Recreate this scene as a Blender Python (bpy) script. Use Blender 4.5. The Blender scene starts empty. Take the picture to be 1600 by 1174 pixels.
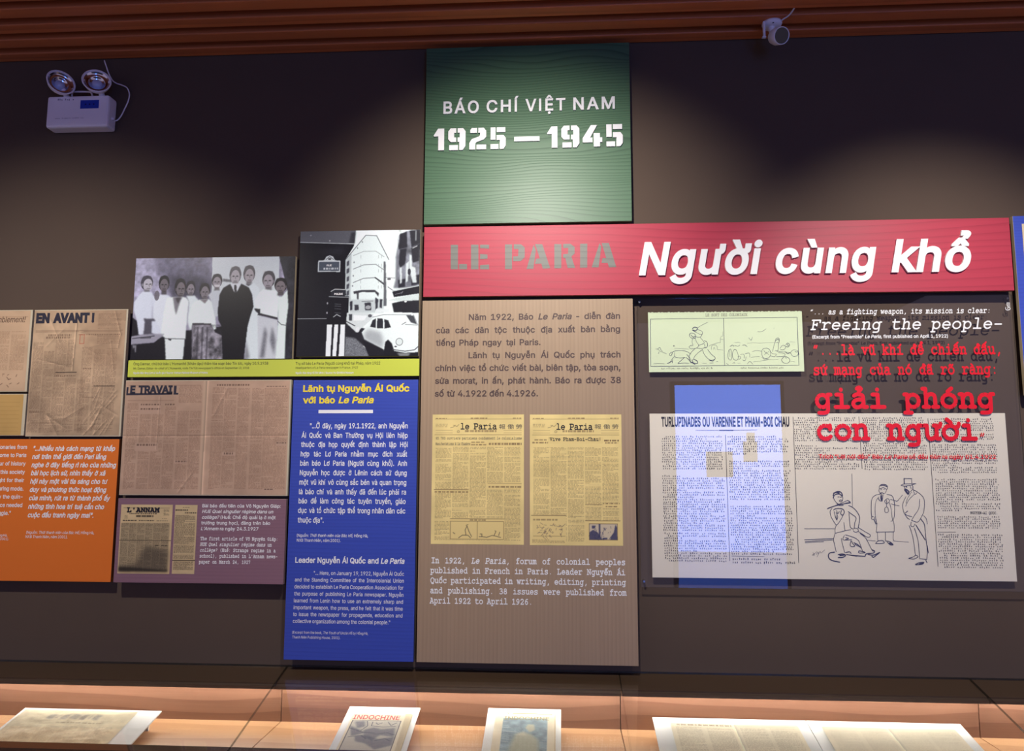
import bpy, bmesh, math, random, os
import numpy as np
import unicodedata
from mathutils import Vector, Matrix
from mathutils.geometry import delaunay_2d_cdt

random.seed(7)
RNG = np.random.default_rng(11)
C = bpy.context
SC = C.scene
COL = SC.collection

# ------------------------------------------------------------------ camera
FPX, PITCH, YAW, ROLL = 1200.0, 0.1176, 0.06087, 0.00268
DIST, CAMZ = 2.9, 1.6
CAM = np.array([0.0, -DIST, CAMZ])


def rot(v):
    x, y, z = v
    c, s = math.cos(ROLL), math.sin(ROLL)
    x, z = c * x - s * z, s * x + c * z
    c, s = math.cos(PITCH), math.sin(PITCH)
    y, z = c * y - s * z, s * y + c * z
    c, s = math.cos(YAW), math.sin(YAW)
    x, y = c * x - s * y, s * x + c * y
    return np.array([x, y, z])


cam_data = bpy.data.cameras.new('camera')
cam = bpy.data.objects.new('camera', cam_data)
COL.objects.link(cam)
r_, f_, u_ = rot((1, 0, 0)), rot((0, 1, 0)), rot((0, 0, 1))
M = Matrix(((r_[0], u_[0], -f_[0], CAM[0]), (r_[1], u_[1], -f_[1], CAM[1]), (r_[2], u_[2], -f_[2], CAM[2]), (0, 0, 0, 1)))
cam.matrix_world = M
cam_data.sensor_fit = 'HORIZONTAL'
cam_data.sensor_width = 36.0
cam_data.lens = FPX / 1600 * 36.0
cam_data.clip_start = 0.05
SC.camera = cam

# ------------------------------------------------------------------ world, lights, exposure
SC.view_settings.view_transform = 'Standard'
SC.view_settings.look = 'None'
SC.view_settings.gamma = 1.0
SC.view_settings.use_curve_mapping = False
SC.view_settings.exposure = 0.0
world = bpy.data.worlds.new('gallery_air')
SC.world = world
world.use_nodes = True
bg = world.node_tree.nodes['Background']
bg.inputs[0].default_value = (0.66, 0.55, 0.82, 1)
bg.inputs[1].default_value = 0.38


def spot(x, y, z, aim, power, size, blend=0.35, col=(1.0, 0.94, 0.86), rad=0.012):
    l = bpy.data.lights.new('ceiling_spotlight', 'SPOT')
    l.energy = power
    l.spot_size = math.radians(size)
    l.spot_blend = blend
    l.color = col
    l.shadow_soft_size = rad
    o = bpy.data.objects.new('ceiling_spotlight', l)
    o.location = (x, y, z)
    d = Vector(aim) - Vector((x, y, z))
    o.rotation_euler = d.to_track_quat('-Z', 'Y').to_euler()
    COL.objects.link(o)
    return o


SPOT_Z, SPOT_Y = 3.1, -1.47
spot(-1.98, SPOT_Y, SPOT_Z, (-1.98, 0, 1.25), 116, 95, 1.0)
spot(-0.10, SPOT_Y, SPOT_Z, (-0.10, 0, 2.14), 176, 79, 1.0)
spot(1.38, SPOT_Y, SPOT_Z, (1.38, 0, 1.86), 158, 66, 1.0)
spot(3.15, SPOT_Y, SPOT_Z, (3.15, 0, 1.35), 80, 82, 1.0)


# ------------------------------------------------------------------ planes and picking
class Plane:
    """A flat surface in the room: origin O, across eu, up ev, outwards n."""

    def __init__(s, O, eu=(1, 0, 0), ev=(0, 0, 1)):
        s.O = np.array(O, float); s.eu = np.array(eu, float); s.ev = np.array(ev, float)
        s.n = np.cross(s.eu, s.ev)

    def at(s, px, py):
        d = rot(((px - 800) / FPX, 1.0, -(py - 587) / FPX))
        t = np.dot(s.O - CAM, s.n) / np.dot(d, s.n)
        q = CAM + d * t - s.O
        return float(np.dot(q, s.eu)), float(np.dot(q, s.ev))

    def p(s, u, v, h=0.0):
        return s.O + s.eu * u + s.ev * v + s.n * h

    def off(s, h):
        return Plane(s.O + s.n * h, s.eu, s.ev)


def W(depth):
    return Plane((0, -depth, 0))


def world_at(px, py, plane):
    return plane.p(*plane.at(px, py))


# ------------------------------------------------------------------ materials
def lin(c):
    return tuple((x / 255 / 12.92) if x / 255 <= 0.04045 else ((x / 255 + 0.055) / 1.055) ** 2.4 for x in c)


MATS = {}


def mat(name, rgb, rough=0.55, spec=0.35, metal=0.0, noise=None, bump=None, coat=0.0):
    """noise=(scale xyz, amount): gentle tone variation; bump=(scale, strength)"""
    if name in MATS:
        return MATS[name]
    m = bpy.data.materials.new(name)
    m.use_nodes = True
    nt = m.node_tree
    b = nt.nodes['Principled BSDF']
    c = lin(rgb)
    b.inputs['Base Color'].default_value = (*c, 1)
    b.inputs['Roughness'].default_value = rough
    b.inputs['Specular IOR Level'].default_value = spec
    b.inputs['Metallic'].default_value = metal
    b.inputs['Coat Weight'].default_value = coat
    if noise or bump:
        tc = nt.nodes.new('ShaderNodeTexCoord')
    if noise:
        mp = nt.nodes.new('ShaderNodeMapping'); mp.inputs['Scale'].default_value = noise[0]
        nz = nt.nodes.new('ShaderNodeTexNoise'); nz.inputs['Scale'].default_value = 1.0; nz.inputs['Detail'].default_value = 4
        mx = nt.nodes.new('ShaderNodeMix'); mx.data_type = 'RGBA'
        a = noise[1]
        mx.inputs[6].default_value = (*[x * (1 - a) for x in c], 1)
        mx.inputs[7].default_value = (*[min(1, x * (1 + a)) for x in c], 1)
        nt.links.new(tc.outputs['Object'], mp.inputs['Vector']); nt.links.new(mp.outputs[0], nz.inputs['Vector'])
        nt.links.new(nz.outputs['Fac'], mx.inputs[0]); nt.links.new(mx.outputs[2], b.inputs['Base Color'])
    if bump:
        nz2 = nt.nodes.new('ShaderNodeTexNoise'); nz2.inputs['Scale'].default_value = bump[0]; nz2.inputs['Detail'].default_value = 3
        bp = nt.nodes.new('ShaderNodeBump'); bp.inputs['Strength'].default_value = bump[1]; bp.inputs['Distance'].default_value = 0.002
        nt.links.new(tc.outputs['Object'], nz2.inputs['Vector']); nt.links.new(nz2.outputs['Fac'], bp.inputs['Height'])
        nt.links.new(bp.outputs[0], b.inputs['Normal'])
    MATS[name] = m
    return m


def grain(name, rgb, rgb2, along='X', rough=0.5, spec=0.4, freq=40.0, warp=0.04, stretch=0.3, nscale=3.0, fac=0.6, sharp=3.0, bump=0.35, fine=0.25, loc=(0, 0, 0), zs=1.0):
    """painted or oiled wood: growth rings cut lengthwise (bands pushed about by slow noise), fine pores, a little relief"""
    if name in MATS:
        return MATS[name]
    m = bpy.data.materials.new(name)
    m.use_nodes = True
    nt = m.node_tree
    L = nt.links.new

    def math_(op, a=None, b=None, c=None):
        n = nt.nodes.new('ShaderNodeMath'); n.operation = op
        for i, q in enumerate((a, b, c)):
            if q is None: continue
            if hasattr(q, 'links'): L(q, n.inputs[i])
            else: n.inputs[i].default_value = q
        return n.outputs[0]

    b = nt.nodes['Principled BSDF']
    b.inputs['Roughness'].default_value = rough
    b.inputs['Specular IOR Level'].default_value = spec
    tc = nt.nodes.new('ShaderNodeTexCoord')
    mp = nt.nodes.new('ShaderNodeMapping')
    mp.inputs['Location'].default_value = loc
    mp.inputs['Scale'].default_value = (stretch, 1, zs) if along == 'X' else (zs, 1, stretch)
    n1 = nt.nodes.new('ShaderNodeTexNoise'); n1.inputs['Scale'].default_value = nscale; n1.inputs['Detail'].default_value = 2.0; n1.inputs['Roughness'].default_value = .45
    sp = nt.nodes.new('ShaderNodeSeparateXYZ')
    mp2 = nt.nodes.new('ShaderNodeMapping')
    mp2.inputs['Scale'].default_value = (4, 60, 240) if along == 'X' else (240, 60, 4)
    nz = nt.nodes.new('ShaderNodeTexNoise'); nz.inputs['Scale'].default_value = 1; nz.inputs['Detail'].default_value = 2
    L(tc.outputs['Object'], mp.inputs['Vector']); L(mp.outputs[0], n1.inputs['Vector']); L(tc.outputs['Object'], sp.inputs[0])
    L(tc.outputs['Object'], mp2.inputs['Vector']); L(mp2.outputs[0], nz.inputs['Vector'])
    ax = sp.outputs['Z'] if along == 'X' else sp.outputs['X']
    # depth of the saw cut: the y of the board leans into the bands so edges show end grain
    t = math_('MULTIPLY_ADD', n1.outputs['Fac'], warp, ax)
    t = math_('MULTIPLY_ADD', sp.outputs['Y'], 0.5, t)
    band = math_('POWER', math_('FRACT', math_('MULTIPLY', t, freq)), sharp)
    hgt = math_('MULTIPLY_ADD', nz.outputs['Fac'], fine, math_('MULTIPLY', band, fac))
    mx = nt.nodes.new('ShaderNodeMix'); mx.data_type = 'RGBA'
    mx.inputs[6].default_value = (*lin(rgb), 1); mx.inputs[7].default_value = (*lin(rgb2), 1)
    L(hgt, mx.inputs[0]); L(mx.outputs[2], b.inputs['Base Color'])
    bp = nt.nodes.new('ShaderNodeBump'); bp.inputs['Strength'].default_value = bump; bp.inputs['Distance'].default_value = 0.0015
    bp.invert = True
    L(hgt, bp.inputs['Height']); L(bp.outputs[0], b.inputs['Normal'])
    MATS[name] = m
    return m


def printed(name, rough=0.5, spec=0.35, coat=0.0):
    """ink and paper: colour from the print's own colour layer"""
    if name in MATS:
        return MATS[name]
    m = bpy.data.materials.new(name); m.use_nodes = True
    nt = m.node_tree; b = nt.nodes['Principled BSDF']
    at = nt.nodes.new('ShaderNodeAttribute'); at.attribute_name = 'ink'
    nt.links.new(at.outputs['Color'], b.inputs['Base Color'])
    b.inputs['Roughness'].default_value = rough; b.inputs['Specular IOR Level'].default_value = spec
    b.inputs['Coat Weight'].default_value = coat
    MATS[name] = m
    return m


def glass(name, f0=0.045, tint=(1, 1, 1), rough=0.0):
    if name in MATS:
        return MATS[name]
    m = bpy.data.materials.new(name); m.use_nodes = True
    nt = m.node_tree
    for n in list(nt.nodes):
        nt.nodes.remove(n)
    out = nt.nodes.new('ShaderNodeOutputMaterial')
    tr = nt.nodes.new('ShaderNodeBsdfTransparent'); tr.inputs[0].default_value = (*tint, 1)
    gl = nt.nodes.new('ShaderNodeBsdfGlossy'); gl.inputs['Roughness'].default_value = rough
    lw = nt.nodes.new('ShaderNodeLayerWeight'); lw.inputs['Blend'].default_value = 0.5
    pw = nt.nodes.new('ShaderNodeMath'); pw.operation = 'POWER'; pw.inputs[1].default_value = 5
    ma = nt.nodes.new('ShaderNodeMath'); ma.operation = 'MULTIPLY_ADD'; ma.inputs[1].default_value = 1 - f0; ma.inputs[2].default_value = f0
    mx = nt.nodes.new('ShaderNodeMixShader')
    L = nt.links.new
    L(lw.outputs['Facing'], pw.inputs[0]); L(pw.outputs[0], ma.inputs[0]); L(ma.outputs[0], mx.inputs[0])
    L(tr.outputs[0], mx.inputs[1]); L(gl.outputs[0], mx.inputs[2]); L(mx.outputs[0], out.inputs['Surface'])
    MATS[name] = m
    return m


def emit(name, rgb, strength):
    if name in MATS:
        return MATS[name]
    m = bpy.data.materials.new(name); m.use_nodes = True
    nt = m.node_tree
    b = nt.nodes['Principled BSDF']
    b.inputs['Base Color'].default_value = (0.02, 0.02, 0.02, 1)
    b.inputs['Emission Color'].default_value = (*rgb, 1)
    b.inputs['Emission Strength'].default_value = strength
    MATS[name] = m
    return m


# ------------------------------------------------------------------ geometry collector
class G:
    def __init__(s):
        s.v = []; s.f = []

    def add(s, vs, fs):
        o = len(s.v)
        s.v.extend([tuple(map(float, q)) for q in vs]); s.f.extend([tuple(i + o for i in q) for q in fs])
        return s

    def box(s, a, b, bev=0.0):
        """axis box from corner a to corner b, edges chamfered by bev"""
        bm = bmesh.new()
        bmesh.ops.create_cube(bm, size=1.0)
        ca = [(a[i] + b[i]) / 2 for i in range(3)]; sz = [abs(b[i] - a[i]) for i in range(3)]
        for v in bm.verts:
            v.co = Vector((ca[0] + v.co.x * sz[0], ca[1] + v.co.y * sz[1], ca[2] + v.co.z * sz[2]))
        if bev > 0:
            bmesh.ops.bevel(bm, geom=bm.edges[:], offset=bev, segments=2, affect='EDGES', profile=0.5)
        bm.verts.index_update()
        s.add([v.co[:] for v in bm.verts], [[v.index for v in f.verts] for f in bm.faces])
        bm.free()
        return s

    def tube(s, pts, r, n=10, smooth=True, caps=True):
        P = [Vector(p) for p in (catmull(pts, 6) if smooth and len(pts) > 2 else pts)]
        rings = []
        a = None
        for i, p in enumerate(P):
            t = (P[min(i + 1, len(P) - 1)] - P[max(i - 1, 0)]).normalized()
            if a is None:
                a = t.cross(Vector((0, 0, 1)))
                if a.length < 1e-3: a = t.cross(Vector((1, 0, 0)))
            a = (a - t * a.dot(t)).normalized(); b = t.cross(a)
            rings.append([p + (a * math.cos(2 * math.pi * k / n) + b * math.sin(2 * math.pi * k / n)) * r for k in range(n)])
        vs = [q[:] for ring in rings for q in ring]
        fs = [(i * n + k, i * n + (k + 1) % n, (i + 1) * n + (k + 1) % n, (i + 1) * n + k) for i in range(len(P) - 1) for k in range(n)]
        if caps:
            fs += [tuple(range(n))[::-1], tuple((len(P) - 1) * n + k for k in range(n))]
        return s.add(vs, fs)

    def lathe(s, c, axis, prof, n=40):
        """profile [(radius, distance along axis)] turned about axis through c"""
        c = Vector(c); ax = Vector(axis).normalized()
        a = ax.cross(Vector((0, 0, 1)));
        if a.length < 1e-3: a = ax.cross(Vector((1, 0, 0)))
        a.normalize(); b = ax.cross(a)
        vs = []; fs = []
        for r, h in prof:
            for k in range(n):
                t = 2 * math.pi * k / n
                vs.append((c + ax * h + (a * math.cos(t) + b * math.sin(t)) * max(r, 1e-5))[:])
        for i in range(len(prof) - 1):
            for k in range(n):
                fs.append((i * n + k, i * n + (k + 1) % n, (i + 1) * n + (k + 1) % n, (i + 1) * n + k))
        return s.add(vs, fs)

    def flat(s, pl, poly, h=0.0):
        return s.add([pl.p(u, v, h) for u, v in poly], [tuple(range(len(poly)))])

    def slab(s, pl, verts2, faces, h0, h1):
        """flat 2-D faces on a plane thickened from height h0 to h1"""
        n = len(verts2)
        vs = [pl.p(u, v, h1) for u, v in verts2] + [pl.p(u, v, h0) for u, v in verts2]
        cnt = {}
        for f in faces:
            for i in range(len(f)):
                a, b = f[i], f[(i + 1) % len(f)]
                k = (min(a, b), max(a, b))
                cnt.setdefault(k, []).append((a, b))
        fs = [tuple(f) for f in faces] + [tuple(i + n for i in reversed(f)) for f in faces]
        for k, l in cnt.items():
            if len(l) == 1:
                a, b = l[0]
                fs.append((b, a, a + n, b + n))
        return s.add(vs, fs)


def catmull(pts, n=5):
    P = [np.array(p, float) for p in pts]
    P = [2 * P[0] - P[1]] + P + [2 * P[-1] - P[-2]]
    out = []
    for i in range(1, len(P) - 2):
        a, b, c, d = P[i - 1:i + 3]
        for k in range(n):
            t = k / n
            out.append(0.5 * (2 * b + (c - a) * t + (2 * a - 5 * b + 4 * c - d) * t * t + (3 * b - a - 3 * c + d) * t ** 3))
    out.append(P[-2])
    return out


# ------------------------------------------------------------------ object tree
LOC = {}


def thing(name, label, cat, loc, group=None):
    o = bpy.data.objects.new(name, None)
    COL.objects.link(o)
    o.empty_display_size = 0.05
    o.location = loc
    LOC[o] = np.array(loc, float)
    o['label'] = label; o['category'] = cat
    if group: o['group'] = group
    return o


def mesh_from(name, g, base):
    me = bpy.data.meshes.new(name)
    b = base
    me.from_pydata([(x - b[0], y - b[1], z - b[2]) for x, y, z in g.v], [], g.f)
    me.update()
    return me


def part(name, g, m, parent, label=None, smooth=False):
    base = LOC.get(parent, np.zeros(3)) if parent else np.zeros(3)
    me = mesh_from(name, g, base)
    me.materials.append(m)
    if smooth:
        me.polygons.foreach_set('use_smooth', [True] * len(me.polygons))
    o = bpy.data.objects.new(name, me)
    COL.objects.link(o)
    if parent:
        o.parent = parent
    LOC[o] = base
    if label: o['label'] = label
    return o


def struct(name, g, m):
    o = part(name, g, m, None)
    o['kind'] = 'structure'
    return o


# ------------------------------------------------------------------ lettering: a sans from the program's own font, and a slab-serif typewriter hand drawn as strokes
def load_font():
    try:
        return bpy.data.fonts.load(os.path.join(bpy.utils.system_resource('DATAFILES', path='fonts'), 'Inter.woff2'))
    except Exception:
        return None


SANS = load_font()
SANS_CAP = 0.509 if SANS else 0.682
_cache = {}


def union(loops, eps=1e-6):
    """one clean flat shape from overlapping outlines (non-zero winding)"""
    vs, es = [], []
    for l in loops:
        b = len(vs); n = len(l)
        vs += [Vector(p) for p in l]; es += [(b + i, b + (i + 1) % n) for i in range(n)]
    if not vs: return [], []
    ov, oe, of, _, _, _ = delaunay_2d_cdt(vs, es, [], 0, eps)
    P = np.array([v[:] for v in ov]); F = np.array(of)
    if len(F) == 0: return [], []
    c = P[F].mean(1)
    A = np.array([vs[i][:] for i, j in es]); B = np.array([vs[j][:] for i, j in es])
    x, y = c[:, 0][:, None], c[:, 1][:, None]
    up = (A[:, 1] <= y) & (B[:, 1] > y); dn = (A[:, 1] > y) & (B[:, 1] <= y)
    side = (B[:, 0] - A[:, 0]) * (y - A[:, 1]) - (x - A[:, 0]) * (B[:, 1] - A[:, 1])
    w = (up & (side > 0)).sum(1) - (dn & (side < 0)).sum(1)
    F = F[w != 0]
    used = np.unique(F)
    mp = -np.ones(len(P), int); mp[used] = np.arange(len(used))
    out = []
    for f in mp[F]:
        p, q, r = (P[used[k]] for k in f)
        ar = (q[0] - p[0]) * (r[1] - p[1]) - (r[0] - p[0]) * (q[1] - p[1])
        if abs(ar) < 1e-12: continue
        out.append(tuple(int(k) for k in (f if ar > 0 else f[::-1])))
    return [tuple(p) for p in P[used]], out


def grow(loop, off):
    """move an outline outwards (to the left of a clockwise outer loop) with mitred corners"""
    n = len(loop); out = []
    for i in range(n):
        p, c, q = loop[i - 1], loop[i], loop[(i + 1) % n]
        d0 = (c[0] - p[0], c[1] - p[1]); d1 = (q[0] - c[0], q[1] - c[1])
        l0, l1 = math.hypot(*d0) or 1, math.hypot(*d1) or 1
        n0 = (-d0[1] / l0, d0[0] / l0); n1 = (-d1[1] / l1, d1[0] / l1)
        m = (n0[0] + n1[0], n0[1] + n1[1]); k = 2 / max(m[0] ** 2 + m[1] ** 2, .6)
        out.append((c[0] + m[0] * k * off, c[1] + m[1] * k * off))
    return out


def outline_words(words, res):
    objs = []
    for w in dict.fromkeys(words):
        if ('outline', w, res) in _cache: continue
        cu = bpy.data.curves.new('w', 'FONT')
        if SANS and not any(ord(c) > 0x2e80 for c in w): cu.font = SANS
        elif SANS: cu.size = 0.75
        cu.body = w; cu.resolution_u = res; cu.fill_mode = 'NONE'
        o = bpy.data.objects.new('w', cu); COL.objects.link(o); objs.append((w, o, cu))
    if objs:
        C.view_layer.update()
        dg = C.evaluated_depsgraph_get()
        for w, o, cu in objs:
            ev = o.evaluated_get(dg); me = ev.to_mesh()
            P = [(v.co.x, v.co.y) for v in me.vertices]
            nb = {}
            for e in me.edges:
                a, b = e.vertices; nb.setdefault(a, []).append(b); nb.setdefault(b, []).append(a)
            seen = set(); loops = []
            for st in range(len(P)):
                if st in seen or st not in nb: continue
                l = [st]; seen.add(st); cur = st
                up = [k for k in nb[st] if k == st + 1] or nb[st]
                nx = up[0]
                while nx not in seen:
                    l.append(nx); seen.add(nx); cur = nx
                    r = [k for k in nb[cur] if k not in seen]
                    if not r: break
                    nx = r[0]
                q = [P[l[0]]]
                for k in l[1:]:
                    if math.hypot(P[k][0] - q[-1][0], P[k][1] - q[-1][1]) > 1e-4: q.append(P[k])
                if len(q) > 2 and math.hypot(q[0][0] - q[-1][0], q[0][1] - q[-1][1]) < 1e-4: q.pop()
                if len(q) > 2: loops.append(q)
            _cache[('outline', w, res)] = loops
            ev.to_mesh_clear()
        for w, o, cu in objs:
            bpy.data.objects.remove(o); bpy.data.curves.remove(cu)


def sans_words(keys):
    """keys: (word, weight, shear[, curve resolution]). Fills the cache with flat letter shapes."""
    todo = [k for k in dict.fromkeys(keys) if k not in _cache]
    for r in {k[3] if len(k) > 3 else 2 for k in todo}:
        outline_words([k[0] for k in todo if (k[3] if len(k) > 3 else 2) == r], r)
    for k in todo:
        loops = _cache[('outline', k[0], k[3] if len(k) > 3 else 2)]
        if loops:
            big = max(loops, key=lambda l: abs(sum(l[i - 1][0] * l[i][1] - l[i][0] * l[i - 1][1] for i in range(len(l)))))
            if sum(big[i - 1][0] * big[i][1] - big[i][0] * big[i - 1][1] for i in range(len(big))) > 0:
                loops = [l[::-1] for l in loops]
        if len(k) > 4:  # plain stems for capital I: tall narrow outlines trimmed to capital height
            loops = [[(min(q[0] for q in l) + dx, y) for dx, y in ((0, 0), (0, SANS_CAP), (.064, SANS_CAP), (.064, 0))] if -.02 < min(q[1] for q in l) < .1 and max(q[1] for q in l) > SANS_CAP - .02 and max(q[0] for q in l) - min(q[0] for q in l) < .17 else l for l in loops]
        if k[1]: loops = [grow(l, k[1]) for l in loops]
        vs, fs = union(loops)
        x0 = min([v[0] for v in vs], default=0); x1 = max([v[0] for v in vs], default=0.2)
        _cache[k] = ([(x - x0 + k[2] * y, y) for x, y in vs], fs, x1 - x0)


def el(cx, cy, rx, ry, a0=0, a1=360, n=18):
    return [(cx + rx * math.cos(math.radians(a0 + (a1 - a0) * i / n)), cy + ry * math.sin(math.radians(a0 + (a1 - a0) * i / n))) for i in range(n + 1)]


def cv(*p):
    return [tuple(q) for q in catmull(p, 4)]


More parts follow.
